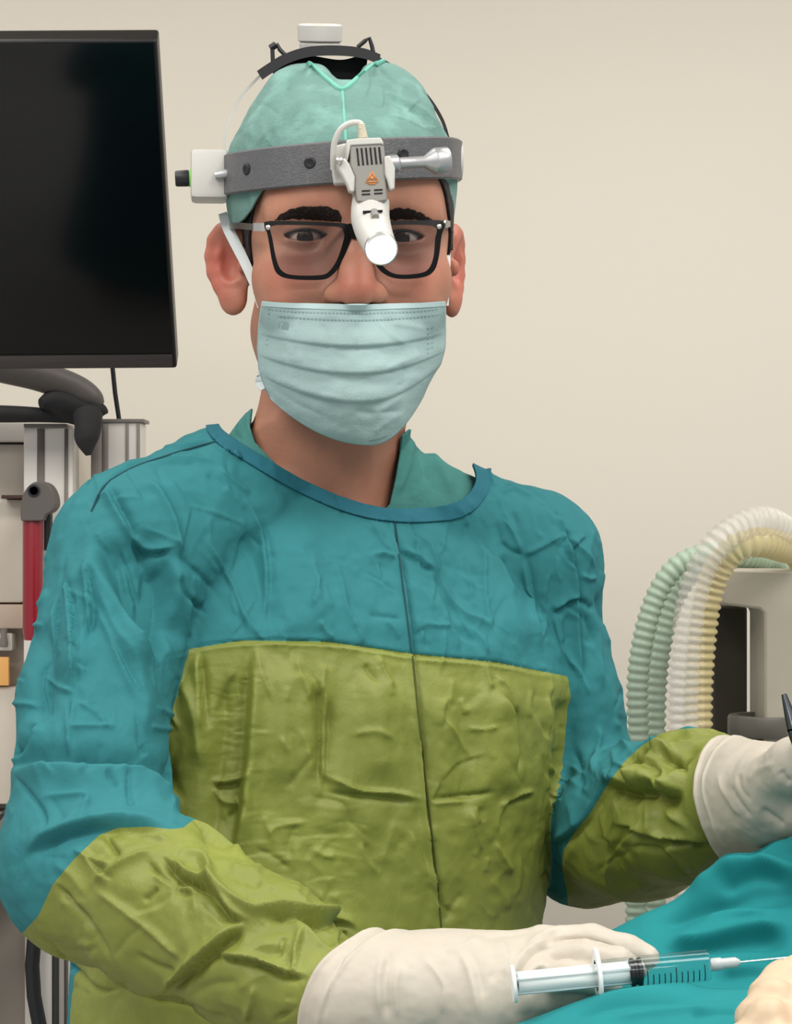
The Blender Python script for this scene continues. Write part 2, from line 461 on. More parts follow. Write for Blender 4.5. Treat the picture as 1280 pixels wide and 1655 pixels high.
# ------------------------------------------------------------------ the surgeon: body
M_skin = mat('skin', srgb(178, 126, 102), 0.48, spec=0.4, var=0.10, scale=28, bump=0.12, bscale=420, sss=0.18)
M_eye = mat('eye_white', srgb(176, 160, 150), 0.3, spec=0.3)
M_iris = mat('iris', srgb(44, 27, 18), 0.25, spec=0.3)
M_pupil = mat('pupil', srgb(6, 5, 5), 0.12, spec=0.4)
M_hair = mat('black_hair', srgb(26, 21, 20), 0.6, var=0.4, scale=300, bump=0.8, bscale=500, stretch=(1, 1, 0.25))
M_brow = mat('brow_hair', srgb(42, 32, 28), 0.75, spec=0.2, var=0.5, scale=500, bump=0.6, bscale=600)
M_gown = mat('teal_cotton', srgb(47, 117, 122), 0.8, spec=0.25, var=0.05, scale=14, bump=0.25, bscale=130, weave=0.25, crumple=0.8)
M_collar = mat('teal_binding', srgb(38, 102, 116), 0.8, spec=0.25, var=0.05, scale=30, bump=0.2, bscale=200)
M_green = mat('green_satin_cotton', srgb(126, 134, 58), 0.5, spec=0.4, var=0.12, scale=9, bump=0.35, bscale=110, weave=0.35, crumple=0.7)
M_scrub = mat('sea_green_scrub', srgb(68, 126, 120), 0.85, spec=0.2, var=0.06, scale=30, bump=0.25, bscale=260, crumple=0.3)
M_glove = mat('latex_glove', srgb(186, 177, 163), 0.5, spec=0.4, var=0.04, scale=25, bump=0.12, bscale=120, sss=0.1)

TF = Frame((-0.055, 1.73, 0), math.radians(25))
HF = Frame((-0.036, 1.72, 1.605), math.radians(4.5))
R2 = lambda: None
# joints
SH = {'l': (-0.182, 1.655, 1.380), 'r': (0.102, 1.790, 1.372)}
EL = {'l': (-0.199, 1.51, 1.180), 'r': (0.146, 1.785, 1.160)}
WR = {'l': (-0.030, 1.338, 1.127), 'r': (0.226, 1.555, 1.219)}
# torso sections: height, half width, half depth, centre x, centre forward (torso frame)
TORSO = [(0.05, 0.25, 0.20, -0.02, 0), (0.40, 0.23, 0.18, -0.02, 0), (0.90, 0.182, 0.145, -0.018, 0.0), (1.02, 0.176, 0.138, -0.016, 0.005), (1.12, 0.176, 0.132, -0.010, 0.004),
         (1.20, 0.182, 0.128, 0.004, 0.002), (1.27, 0.190, 0.124, 0.010, -0.002), (1.33, 0.178, 0.112, 0.008, -0.008), (1.38, 0.145, 0.092, 0, -0.015),
         (1.415, 0.11, 0.076, 0, -0.022), (1.445, 0.07, 0.058, 0, -0.03)]
NECK = [HF.w((-0.004, -0.012, -0.09)), TF.w((0.002, -0.030, 1.40))]

def axis_steps(*seg):
    out = []
    for a, b, h in seg: out += list(np.linspace(a, b, max(2, int(round((b - a) / h))), endpoint=False))
    out.append(seg[-1][1]); return np.array(out)
bx = axis_steps((-0.36, -0.16, 0.009), (-0.16, 0.09, 0.0017), (0.09, 0.32, 0.009))
by = axis_steps((1.26, 1.57, 0.009), (1.57, 1.85, 0.0017), (1.85, 2.0, 0.009))
bz = axis_steps((-0.03, 1.38, 0.012), (1.38, 1.66, 0.0017), (1.66, 1.78, 0.005))
B = Field(bx, by, bz)
# trunk, legs, arms
B.column(TF, [(z, max(0.03, a - 0.032), max(0.025, b - 0.028), x, f - (0.010 if z > 1.37 else 0)) for z, a, b, x, f in TORSO if 0.85 < z], 0.0)
for s in (-1, 1):
    hip = TF.w((s * 0.09, 0, 0.92)); kn = TF.w((s * 0.10, 0.02, 0.50)); an = TF.w((s * 0.11, -0.01, 0.08))
    B.chain([hip, kn, an], [0.085, 0.058, 0.042], 0.04)
    B.cap(TF.w((s * 0.11, -0.02, 0.04)), TF.w((s * 0.12, 0.15, 0.03)), 0.045, 0.035, 0.03)
    k = 'l' if s < 0 else 'r'
    md = (np.array(SH[k]) + np.array(EL[k])) / 2 + np.array([-0.014 if k == 'l' else 0.0, 0, 0])
    B.chain([SH[k], md, EL[k], WR[k]], [0.036, 0.030, 0.032, 0.024], 0.03)
    B.cap(WR[k], at(705, 1606, 1.342) if k == 'l' else at(1246, 1290, 1.525), 0.024, 0.018, 0.01)
    B.cap(NECK[1] + np.array([0, 0.012, 0.012]), SH[k], 0.030, 0.030, 0.03)
B.cap(NECK[0], NECK[1], 0.056, 0.055, 0.05)
# head
H = lambda x, f, z: HF.w((x, f, z))
B.ell((0, -0.008, 0.036), (0.0765, 0.098, 0.085), 0.02, fr=HF)
B.ell((0, 0.028, -0.015), (0.066, 0.066, 0.095), 0.03, fr=HF)
B.ell((0, 0.02, -0.062), (0.058, 0.066, 0.05), 0.03, fr=HF)
B.cap(H(-0.050, 0.0, -0.06), H(-0.016, 0.066, -0.103), 0.013, 0.017, 0.03)
B.cap(H(0.050, 0.0, -0.06), H(0.016, 0.066, -0.103), 0.013, 0.017, 0.03)
B.cap(H(-0.012, 0.072, -0.105), H(0.012, 0.072, -0.105), 0.016, 0.016, 0.02)
for s in (-1, 1):
    B.ell((s * 0.044, 0.060, -0.028), (0.026, 0.026, 0.022), 0.022, fr=HF)      # cheek bone
    B.ell((s * 0.034, 0.066, -0.052), (0.024, 0.024, 0.024), 0.02, fr=HF)       # cheek
    B.cap(H(s * 0.012, 0.0865, 0.018), H(s * 0.050, 0.070, 0.018), 0.010, 0.010, 0.018)   # brow
B.ell((0, 0.055, 0.05), (0.052, 0.042, 0.04), 0.03, fr=HF)                      # forehead
for s in (-1, 1): B.ell((s * 0.034, 0.100, -0.001), (0.0175, 0.022, 0.0125), 0.014, '-', fr=HF)   # orbit
# nose
B.chain([H(0, 0.088, 0.012), H(0, 0.095, -0.008), H(0, 0.106, -0.030), H(0, 0.1115, -0.041)], [0.0075, 0.0082, 0.0095, 0.0125], 0.012)
for s in (-1, 1):
    B.ell((s * 0.0125, 0.0995, -0.043), (0.0095, 0.0115, 0.0085), 0.006, fr=HF)
    B.ell((s * 0.0075, 0.1045, -0.0525), (0.0042, 0.006, 0.004), 0.003, '-', fr=HF)
    B.cap(H(s * 0.009, 0.088, -0.012), H(s * 0.019, 0.082, -0.045), 0.008, 0.008, 0.012)
# lips
B.cap(H(-0.018, 0.084, -0.074), H(0.018, 0.084, -0.074), 0.007, 0.007, 0.008)
B.cap(H(-0.016, 0.084, -0.084), H(0.016, 0.084, -0.084), 0.007, 0.007, 0.006)
B.cap(H(-0.022, 0.092, -0.079), H(0.022, 0.092, -0.079), 0.0022, 0.0022, 0.003, '-')
# eyelids round each eyeball, with the almond cut out
EYE = {}
for s in (-1, 1):
    e = (s * 0.0345, 0.0725, 0.0); EYE[s] = e
    B.ell(e, (0.0158, 0.0140, 0.0138), 0.005, fr=HF)
    B.cap(H(s * 0.022, 0.0835, 0.0075), H(s * 0.046, 0.079, 0.0065), 0.0028, 0.0026, 0.003)      # upper lid fold
    c = H(*e); q = B.sl(c - 0.03, c + 0.03, 0); X, Y, Z = B.co(q)
    lx = (X - c[0]) * HF.R[0, 0] + (Y - c[1]) * HF.R[0, 1]; lf = (X - c[0]) * HF.R[1, 0] + (Y - c[1]) * HF.R[1, 1]; lz = Z - c[2]
    up = 0.0034 * (1 - (lx / 0.0150) ** 2) + 0.0006; dn = 0.0032 * (1 - (lx / 0.0150) ** 2)
    cut = np.maximum(np.maximum(lz - up, -dn - lz), np.maximum(0.003 - lf, np.abs(lx) - 0.0148))
    cut = np.maximum(cut, lf - 0.03)
    B.put(q, (cut * 0.9).astype(np.float32), 0.0015, '-')
# ears
for s in (-1, 1):
    a0 = np.array((s * 0.074, -0.002, 0.0)); u = np.array((s * 0.76, -0.65, 0.0)) if s < 0 else np.array((s * 0.27, -0.96, 0))
    u /= np.linalg.norm(u); n = np.array((s * (0.65 if s < 0 else 0.93), 0.76 if s < 0 else 0.36, 0.0)); n -= u * (n @ u); n /= np.linalg.norm(n)
    E = lambda t, z, o=0.0: HF.w(a0 + u * t * 0.95 + n * o + np.array((0, 0, z * 0.88 - 0.001)))
    Rm = np.stack([u, n, np.array([0, 0, 1.])])
    B.ell(a0 + u * 0.014 + np.array((0, 0, -0.013)), (0.0175, 0.0050, 0.026), 0.006, fr=HF, R=Rm)
    hel = [(0.004, 0.000), (0.006, 0.012), (0.014, 0.0185), (0.024, 0.0175), (0.031, 0.010), (0.0335, -0.003), (0.031, -0.017), (0.024, -0.029), (0.017, -0.037)]
    B.chain([E(t, z, 0.003) for t, z in hel], [0.0034, 0.0040, 0.0042, 0.0042, 0.0042, 0.0042, 0.0042, 0.0042, 0.0048], 0.0075)
    B.chain([E(t, z, 0.004) for t, z in [(0.022, 0.008), (0.0235, -0.003), (0.021, -0.016), (0.015, -0.025), (0.008, -0.026)]], [0.003, 0.0038, 0.0038, 0.0036, 0.003], 0.004)
    B.ell(a0 + u * 0.012 + np.array((0, 0, -0.038)) + n * 0.002, (0.0112, 0.0064, 0.0108), 0.006, fr=HF, R=Rm)
    B.ell(a0 + u * 0.011 + np.array((0, 0, -0.010)) + n * 0.008, (0.0095, 0.0088, 0.0135), 0.004, '-', fr=HF, R=Rm)
    B.ell(a0 + u * 0.000 + np.array((0, 0, -0.013)) + n * 0.006, (0.004, 0.004, 0.006), 0.004, fr=HF, R=Rm)
BV, BQ = B.mesh(3)
FEET = TF.w((0, 0, 0)); FEET[2] = 0
person = link('person', nmesh('person', BV - FEET, BQ), M_skin, loc=FEET)
def g3(c, r): return np.exp(-(((BLs - np.array(c)) / np.array(r)) ** 2).sum(1))
BLs = HF.l(BV)
red = 0.55 * g3((0, 0.112, -0.040), (0.016, 0.02, 0.016)) + 0.42 * (g3((-0.045, 0.07, -0.030), (0.022, 0.04, 0.018)) + g3((0.045, 0.07, -0.030), (0.022, 0.04, 0.018)))
red = red + 0.9 * (g3((-0.094, -0.012, -0.012), (0.018, 0.04, 0.035)) + g3((0.086, -0.018, -0.012), (0.012, 0.04, 0.035))) + 0.15 * vnoise(BV, 60, 77)
stub = 0.7 * np.clip((BLs[:, 1] - 0.0) / 0.03, 0, 1) * np.clip((-0.048 - BLs[:, 2]) / 0.02, 0, 1) * np.clip((BLs[:, 2] + 0.16) / 0.05, 0, 1)
ca = person.data.attributes.new('redness', 'FLOAT', 'POINT'); ca.data.foreach_set('value', np.clip(red, 0, 1).astype(np.float32))
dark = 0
for s_ in (-1, 1): dark = dark + 0.95 * g3((s_ * 0.0345, 0.085, -0.001), (0.019, 0.03, 0.0135))  # dark circles: browner skin round the eyes
ca = person.data.attributes.new('dark_circles', 'FLOAT', 'POINT'); ca.data.foreach_set('value', np.clip(dark, 0, 1).astype(np.float32))
ca = person.data.attributes.new('stubble', 'FLOAT', 'POINT'); ca.data.foreach_set('value', np.clip(stub, 0, 1).astype(np.float32))
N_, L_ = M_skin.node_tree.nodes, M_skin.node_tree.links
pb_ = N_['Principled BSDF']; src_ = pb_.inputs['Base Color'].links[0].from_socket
for an_, col_, k_ in (('redness', srgb(188, 92, 78), 0.75), ('stubble', srgb(128, 98, 84), 0.6), ('dark_circles', srgb(104, 66, 54), 0.7)):
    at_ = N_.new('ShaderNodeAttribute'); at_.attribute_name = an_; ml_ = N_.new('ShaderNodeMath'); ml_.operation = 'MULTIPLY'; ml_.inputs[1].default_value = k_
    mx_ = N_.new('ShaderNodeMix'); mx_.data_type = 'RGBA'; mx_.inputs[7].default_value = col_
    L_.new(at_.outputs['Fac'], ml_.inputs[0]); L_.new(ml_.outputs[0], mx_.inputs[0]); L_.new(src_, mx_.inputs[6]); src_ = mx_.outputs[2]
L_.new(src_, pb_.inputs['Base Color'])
tag(person, 'surgeon in teal and green gown standing with gloved hands over the drape', 'person')
def sample(F, V, axes=None):
    out = 0; ix = []
    for c, ax_ in enumerate(axes or (GF_X, GF_Y, GF_Z)):
        f = np.interp(V[:, c], ax_, np.arange(len(ax_))); i = np.clip(f.astype(int), 0, len(ax_) - 2); ix.append((i, f - i))
    for a in (0, 1):
        for b in (0, 1):
            for c in (0, 1):
                w = 1
                for (i, t), o in zip(ix, (a, b, c)): w = w * (t if o else 1 - t)
                out = out + w * F[ix[0][0] + a, ix[1][0] + b, ix[2][0] + c]
    return out
def push_out(V, N, margin, it=4):
    for _ in range(it): V = V + N * np.clip(margin - sample(B.F, V, (bx, by, bz)), 0, 0.02)[:, None]
    return V
bvh_body = BVHTree.FromPolygons([tuple(v) for v in BV], [tuple(q) for q in BQ])
CAMP = Vector((0, 0, CAMZ))
def hit(bvh, px, py, lift=0.0, fallback=1.7):
    d = (at(px, py, 1.0) - CAMP).normalized()
    r = bvh.ray_cast(CAMP, d)
    if r[0] is None: return at(px, py, fallback)
    return r[0] + r[1] * lift if lift >= 0 else r[0] + d * lift
def hits(bvh, pts, lift=0.0, fallback=1.7): return [hit(bvh, p[0], p[1], lift, fallback) for p in pts]

# ------------------------------------------------------------------ eyes
def disc(name, c, n, r, prof, m, parent):
    MB().lathe(prof, c, n, 28).build(name, m, parent)
for s in (-1, 1):
    c = Vector(HF.w(EYE[s])); r = 0.0122
    bm = bmesh.new(); bmesh.ops.create_uvsphere(bm, u_segments=28, v_segments=18, radius=r)
    ball = MB(); ball.add([v.co + c for v in bm.verts], [[v.index for v in f.verts] for f in bm.faces]); bm.free()
    eb = ball.build('eyeball', M_eye, person)
    n = (CAMP - c).normalized()
    MB().lathe([(0.0001, 0.0131), (0.002, 0.0130), (0.004, 0.0126), (0.0058, 0.0113), (0.006, 0.0100)], c, n, 28).build('iris', M_iris, eb)
    MB().lathe([(0.0001, 0.01335), (0.0012, 0.0133), (0.0021, 0.0131), (0.0022, 0.012)], c, n, 24).build('pupil', M_pupil, eb)

# ------------------------------------------------------------------ brows and hair, grown off the skin
BT = tris(BQ); BN = normals(BV, BQ); BP = proj(BV); BL = HF.l(BV)
headsel = BL[:, 2] > -0.06
def skin_patch(name, g, m, t, lift=0.0004):
    g = np.where(headsel, g, -1.0)
    V, T = clip(BV, BT, g)
    if not len(T): return None
    o = np_child(name, V, T, m, person); solid(o, t, 1.0); return o
front = (BN * (BV - np.array(CAMP))).sum(1) < 0
nz = vnoise(BP * np.array([1.0, 0.35]), 0.5, 5) * 1.6 + vnoise(BP * np.array([1.0, 0.5]), 0.22, 6) * 0.8 - 0.3
for poly in ([(444, 357), (454, 346), (470, 338), (488, 334), (512, 334), (534, 335), (547, 342), (553, 352), (550, 359), (522, 356), (492, 353), (466, 354)],
             [(620, 345), (632, 338), (648, 336), (668, 339), (684, 346), (698, 355), (706, 361), (684, 356), (656, 353), (630, 355)]):
    g = np.where(front, -(polydist(BP, poly) + nz), -10)
    skin_patch('eyebrow', g, M_brow, 0.0004)
for s_ in (-1, 1):                                            # upper lashes along the lid edge
    L_ = []
    for lx_ in np.linspace(-0.0150, 0.0150, 17):
        z_ = 0.0034 * (1 - (lx_ / 0.0150) ** 2) + 0.0010
        o_ = Vector(H(s_ * 0.0345 + lx_, 0.15, z_)); r_ = bvh_body.ray_cast(o_, Vector(-HF.R[1]))
        if r_[0] is not None: L_.append(r_[0] + Vector(HF.R[1]) * 0.0003)
    MB().tube(L_, [0.0004] + [0.0010] * (len(L_) - 2) + [0.0004], 8).build('eyelashes', M_hair, person)
# hair line: everything on the skull behind and above it
ax = np.abs(BL[:, 0])
line = np.interp(BL[:, 2], [-0.03, -0.012, 0.0, 0.02, 0.035, 0.05, 0.07], [0.018, 0.028, 0.031, 0.042, 0.054, 0.074, 0.09])
g = (line - BL[:, 1]) * 1000 + vnoise(BV, 900, 3) * 0.8
g = np.minimum(g, (BL[:, 2] + 0.026) * 1000 + np.where(BL[:, 1] < -0.035, 20, 0) + vnoise(BV, 700, 4) * 1.2)
earish = ((ax > 0.0775) & (BL[:, 2] < 0.026)) | ((BL[:, 2] < 0.0) & (ax > 0.074))
g = np.where(earish, -5, g)
skin_patch('hair', g, M_hair, 0.0022)

# ------------------------------------------------------------------ cloth: gown field
GF_X = axis_steps((-0.34, 0.30, 0.0027)); GF_Y = axis_steps((1.26, 1.82, 0.0029), (1.82, 1.98, 0.008)); GF_Z = axis_steps((0.42, 0.97, 0.02), (0.97, 1.50, 0.0027))
G = Field(GF_X, GF_Y, GF_Z)
G.column(TF, TORSO, 0.0)
TG = G.F.copy()
ARM = {}
for k in 'lr':
    A = Field(GF_X, GF_Y, GF_Z)
    sh, el, wr = np.array(SH[k]), np.array(EL[k]), np.array(WR[k])
    fa = wr - el
    if k == 'l':
        A.chain([sh, sh * 0.5 + el * 0.5 + np.array([-0.017, 0, 0]), el], [0.058, 0.049, 0.057], 0.012)
        A.chain([el, el + fa * 0.35, el + fa * 0.7, el + fa * 1.0], [0.057, 0.050, 0.042, 0.028], 0.022)
    else:
        A.chain([sh, sh * 0.5 + el * 0.5, el], [0.050, 0.047, 0.048], 0.012)
        A.chain([el, el + fa * 0.4, el + fa * 0.75, el + fa * 1.0], [0.050, 0.053, 0.049, 0.031], 0.022)
    n0 = NECK[1] + np.array([0, 0, 0.028])
    A.chain([n0, (n0 + sh) / 2 + np.array([0, 0, 0.004 if k == 'l' else 0.0]), sh], [0.051, 0.058, 0.058] if k == 'l' else [0.052, 0.0515, 0.051], 0.03)
    ARM[k] = A.F
for k in 'lr': G.F[:] = smin(G.F, ARM[k], 0.005)
GV, GQ = G.mesh(6)
GV, GQ = subdivide(GV, GQ)
GV = relax(GV, GQ, 2)
dT, dL, dR = sample(TG, GV), sample(ARM['l'], GV), sample(ARM['r'], GV)
GN = normals(GV, GQ); GP = proj(GV)
gfront = (GN * (GV - np.array(CAMP))).sum(1) < 0.02
def C(x0, y0, k, *rows):
    return [(kind, w, a / 1000, [(x0 + k * x, y0 + k * y) for x, y in pts]) for kind, w, a, pts in rows]
FOLDS = []
# left breast and shoulder
FOLDS += C(140, 680, 0.406,
    ('v', 2.6, 1.6, [(550, 72), (430, 100), (300, 125), (200, 165), (100, 220), (60, 270), (20, 350), (0, 420)]),
    ('r', 4, 1.2, [(540, 60), (420, 88), (290, 112), (190, 152), (90, 205)]),
    ('s', 20, 7.0, [(20, 470), (100, 650), (200, 830), (300, 965)]),
    ('s', 16, 5.0, [(300, 960), (312, 880), (335, 700), (330, 540)]),
    ('s', 7, 2.6, [(80, 260), (120, 340), (165, 420), (180, 470)]),
    ('s', 6, 2.6, [(345, 505), (290, 515), (220, 495), (170, 450)]),
    ('r', 9, 2.6, [(200, 245), (270, 270), (330, 360), (360, 460), (372, 560)]),
    ('v', 6, 1.8, [(360, 520), (400, 570), (480, 640), (520, 700)]),
    ('v', 5, 2.0, [(370, 600), (380, 680), (430, 730), (480, 770)]),
    ('r', 6, 1.8, [(470, 450), (520, 560), (580, 650), (620, 760), (660, 860)]),
    ('r', 6, 1.9, [(640, 330), (690, 430), (710, 560), (715, 680), (700, 830)]),
    ('v', 6, 1.2, [(660, 330), (712, 440), (735, 570), (730, 700)]),
    ('r', 5, 1.5, [(230, 160), (330, 150), (440, 155), (530, 170)]),
    ('v', 5, 1.4, [(240, 178), (340, 170), (440, 175)]),
    ('r', 4, 1.2, [(500, 95), (560, 130), (610, 150)]), ('r', 4, 1.2, [(590, 120), (610, 160)]),
    ('r', 5, 1.2, [(520, 190), (600, 250), (660, 290)]), ('r', 4, 0.9, [(400, 330), (520, 370), (640, 420)]),
    ('r', 7, 1.3, [(890, 540), (910, 640), (920, 740)]), ('r', 7, 1.3, [(980, 540), (1010, 640), (1040, 760), (1100, 830)]),
    ('r', 5, 1.2, [(1120, 540), (1180, 530), (1230, 550)]), ('r', 5, 1.3, [(1130, 400), (1170, 470), (1220, 530)]),
    ('v', 5, 1.0, [(1120, 770), (1200, 785), (1260, 790)]), ('r', 6, 1.2, [(920, 800), (960, 850), (990, 870)]),
    ('r', 6, 1.2, [(1060, 790), (1090, 860), (1100, 890)]), ('r', 7, 1.6, [(420, 660), (400, 780), (420, 880)]),
    ('v', 8, 2.0, [(110, 480), (170, 600), (250, 740), (300, 850)]),
    ('r', 6, 1.8, [(30, 560), (30, 720), (0, 860)]), ('r', 7, 1.6, [(60, 700), (110, 850), (180, 980)]))
# right breast and shoulder
FOLDS += C(600, 720, 0.359,
    ('s', 5, 2.0, [(92, 300), (110, 420), (140, 560), (165, 740), (185, 930), (200, 1110)]),
    ('r', 6, 1.8, [(190, 380), (260, 440), (310, 540), (360, 660), (430, 750), (520, 800), (560, 860)]),
    ('v', 6, 1.4, [(290, 540), (345, 670), (420, 770)]),
    ('s', 5, 1.8, [(300, 552), (240, 530), (180, 490), (130, 460)]),
    ('r', 5, 1.4, [(480, 430), (500, 560), (510, 700), (545, 830)]), ('r', 5, 1.4, [(520, 500), (580, 600), (640, 700)]),
    ('r', 6, 2.0, [(680, 500), (700, 620), (720, 760), (740, 860), (770, 960)]), ('v', 5, 1.2, [(700, 500), (722, 620), (745, 780)]),
    ('r', 5, 1.9, [(680, 495), (760, 460), (860, 405)]), ('v', 5, 1.5, [(580, 430), (620, 470), (680, 495)]),
    ('s', 5, 2.6, [(845, 290), (880, 400), (915, 560), (925, 700), (930, 860), (942, 1000), (945, 1110)]),
    ('r', 4, 1.3, [(830, 270), (860, 340), (885, 400)]), ('s', 6, 2.0, [(925, 680), (870, 710), (820, 750)]),
    ('r', 5, 1.6, [(820, 750), (840, 880), (880, 960), (930, 1030)]), ('r', 5, 1.4, [(760, 760), (820, 900), (850, 1000)]),
    ('v', 6, 1.8, [(930, 700), (960, 710), (1005, 740)]), ('r', 5, 1.8, [(940, 580), (980, 600), (1015, 590)]),
    ('r', 6, 1.8, [(1000, 740), (1015, 860), (1020, 1000), (1030, 1110)]), ('v', 6, 1.8, [(960, 760), (990, 860), (960, 900)]),
    ('r', 6, 1.8, [(1040, 760), (1080, 900), (1130, 1010)]), ('v', 6, 1.6, [(1010, 640), (1040, 760), (1100, 920)]),
    ('r', 5, 1.4, [(880, 400), (960, 480), (1010, 560)]), ('r', 4, 1.1, [(600, 170), (660, 210), (740, 240)]),
    ('r', 4, 1.1, [(520, 110), (560, 200)]), ('v', 4, 1.0, [(620, 180), (700, 200), (800, 240)]),
    ('r', 5, 1.0, [(560, 220), (640, 200), (760, 210)]), ('r', 4, 1.0, [(590, 330), (640, 400), (680, 490)]),
    ('r', 5, 1.2, [(230, 800), (300, 810), (370, 805)]), ('v', 5, 1.1, [(190, 870), (240, 830), (250, 920)]),
    ('r', 6, 1.2, [(440, 800), (500, 880), (520, 950)]), ('r', 6, 1.2, [(380, 700), (430, 800), (470, 880)]),
    ('r', 5, 1.0, [(20, 500), (60, 490), (110, 510)]), ('r', 5, 1.2, [(210, 400), (205, 470), (230, 560)]))
# green front, left half
FOLDS += C(250, 1020, 0.3516,
    ('s', 7, 3.0, [(205, 95), (212, 250), (222, 400), (228, 470)]),
    ('r', 12, 3.0, [(100, 200), (160, 320), (200, 480), (210, 640)]),
    ('s', 12, 5.0, [(345, 1060), (370, 940), (390, 820), (400, 740), (415, 620), (425, 480), (440, 250), (448, 60)]),
    ('r', 6, 2.2, [(240, 690), (320, 690), (400, 670), (440, 640)]), ('v', 5, 2.0, [(250, 720), (330, 715), (400, 700)]),
    ('r', 6, 1.8, [(260, 700), (300, 780), (400, 790)]), ('v', 6, 1.6, [(320, 860), (370, 830), (410, 770)]),
    ('s', 8, 2.5, [(760, 720), (770, 600), (772, 450), (765, 290), (730, 200)]), ('v', 9, 1.8, [(805, 300), (800, 480), (790, 660)]),
    ('r', 5, 1.9, [(760, 650), (840, 690), (950, 735), (1100, 745), (1240, 775)]), ('v', 6, 1.8, [(780, 740), (900, 752), (1050, 768), (1200, 790)]),
    ('r', 6, 1.4, [(460, 60), (490, 200), (540, 330)]), ('r', 7, 1.4, [(640, 110), (690, 250), (720, 330)]),
    ('r', 7, 1.6, [(780, 150), (770, 220), (760, 300)]), ('r', 6, 1.5, [(1020, 110), (1050, 190), (1100, 270)]), ('v', 6, 1.3, [(960, 150), (1000, 220), (1020, 240)]),
    ('r', 9, 1.2, [(560, 480), (620, 560), (640, 680)]), ('r', 7, 1.0, [(900, 480), (1000, 460), (1100, 500)]),
    ('v', 9, 1.0, [(720, 770), (860, 790), (900, 900)]), ('r', 6, 1.0, [(520, 950), (560, 900), (700, 880)]),
    ('r', 9, 1.4, [(340, 1080), (430, 1110), (500, 1090)]), ('v', 8, 1.6, [(370, 1150), (430, 1140), (490, 1180)]),
    ('r', 12, 1.0, [(1040, 1080), (1080, 950), (1110, 860)]), ('r', 12, 1.0, [(640, 950), (660, 1080), (650, 1250)]),
    ('s', 5, 2.4, [(1190, 100), (1205, 320), (1230, 600), (1245, 800), (1275, 1060), (1310, 1300), (1325, 1430)]))
# green front, right half
FOLDS += C(640, 1040, 0.29,
    ('v', 5, 1.8, [(180, 870), (300, 860), (400, 850), (560, 825)]), ('r', 5, 1.4, [(185, 890), (300, 885), (420, 880)]),
    ('r', 6, 1.6, [(570, 910), (640, 880), (700, 840), (780, 820)]), ('v', 6, 1.3, [(600, 900), (700, 870), (760, 860)]),
    ('s', 8, 2.0, [(560, 280), (630, 370), (650, 480), (660, 620), (660, 720)]), ('r', 6, 1.5, [(540, 180), (620, 260), (670, 400)]),
    ('r', 6, 1.6, [(410, 920), (440, 1040), (480, 1160)]), ('r', 7, 1.8, [(550, 1100), (600, 1200), (660, 1290)]),
    ('s', 4, 1.6, [(862, 260), (866, 480), (850, 560), (862, 760), (862, 940)]), ('v', 6, 2.2, [(865, 800), (880, 860), (930, 850)]),
    ('r', 5, 1.6, [(870, 910), (930, 860)]), ('r', 6, 1.4, [(480, 110), (510, 220), (540, 260)]), ('r', 6, 1.2, [(360, 300), (400, 400)]),
    ('r', 5, 1.3, [(800, 100), (850, 200), (866, 300)]), ('v', 4, 1.4, [(800, 1310), (840, 1270), (845, 1240)]),
    ('r', 10, 1.0, [(520, 1300), (600, 1400), (640, 1500)]), ('v', 10, 1.0, [(690, 1000), (700, 1150), (760, 1300)]),
    ('r', 5, 0.9, [(390, 470), (480, 480), (560, 460)]), ('r', 6, 1.1, [(250, 400), (350, 520), (420, 640)]))
# left upper sleeve
FOLDS += C(0, 880, 0.314,
    ('s', 16, 5.5, [(10, 1150), (200, 1142), (400, 1145), (600, 1142), (750, 1185), (860, 1270), (950, 1330)]),
    ('v', 12, 3.0, [(330, 1080), (480, 1110), (620, 1125), (760, 1160)]),
    ('s', 10, 4.0, [(880, 1460), (700, 1442), (540, 1440), (400, 1455), (250, 1510), (120, 1610)]),
    ('s', 5, 2.4, [(360, 190), (385, 320), (388, 560), (385, 770)]), ('s', 5, 2.4, [(480, 100), (475, 250), (470, 400), (440, 495)]),
    ('v', 5, 1.8, [(345, 50), (330, 230), (290, 480), (190, 660), (190, 830), (180, 960)]), ('r', 6, 1.8, [(310, 250), (270, 500), (200, 640)]),
    ('r', 6, 1.8, [(385, 780), (370, 900), (340, 1080)]), ('r', 5, 1.5, [(200, 660), (300, 730), (385, 775)]), ('r', 6, 1.4, [(390, 810), (480, 860), (560, 940)]),
    ('r', 5, 1.6, [(350, 945), (480, 940), (600, 940)]), ('r', 5, 1.4, [(20, 820), (100, 818), (190, 825)]),
    ('r', 6, 1.6, [(500, 330), (600, 600), (680, 800)]), ('r', 5, 1.4, [(760, 940), (840, 950), (910, 940)]), ('v', 5, 1.1, [(560, 480), (640, 640), (740, 850)]),
    ('s', 8, 2.6, [(10, 1120), (90, 1080), (160, 990), (185, 900)]), ('v', 5, 1.8, [(90, 460), (60, 620), (30, 780)]),
    ('r', 5, 1.6, [(90, 470), (150, 430), (230, 415)]), ('r', 4, 1.2, [(150, 380), (230, 300), (250, 220)]), ('r', 4, 1.2, [(130, 170), (180, 110), (260, 60)]),
    ('v', 5, 1.6, [(70, 1180), (160, 1290), (220, 1380), (245, 1500)]), ('r', 5, 1.4, [(220, 1310), (330, 1290), (450, 1300), (400, 1380)]),
    ('v', 5, 1.5, [(540, 1190), (600, 1270)]), ('v', 5, 1.6, [(640, 1170), (660, 1290), (680, 1380)]), ('r', 6, 1.4, [(800, 1240), (870, 1330), (880, 1420)]),
    ('r', 4, 1.2, [(680, 485), (740, 500)]), ('v', 4, 1.2, [(730, 1030), (760, 1080)]), ('r', 6, 1.5, [(780, 840), (880, 880), (930, 960)]))
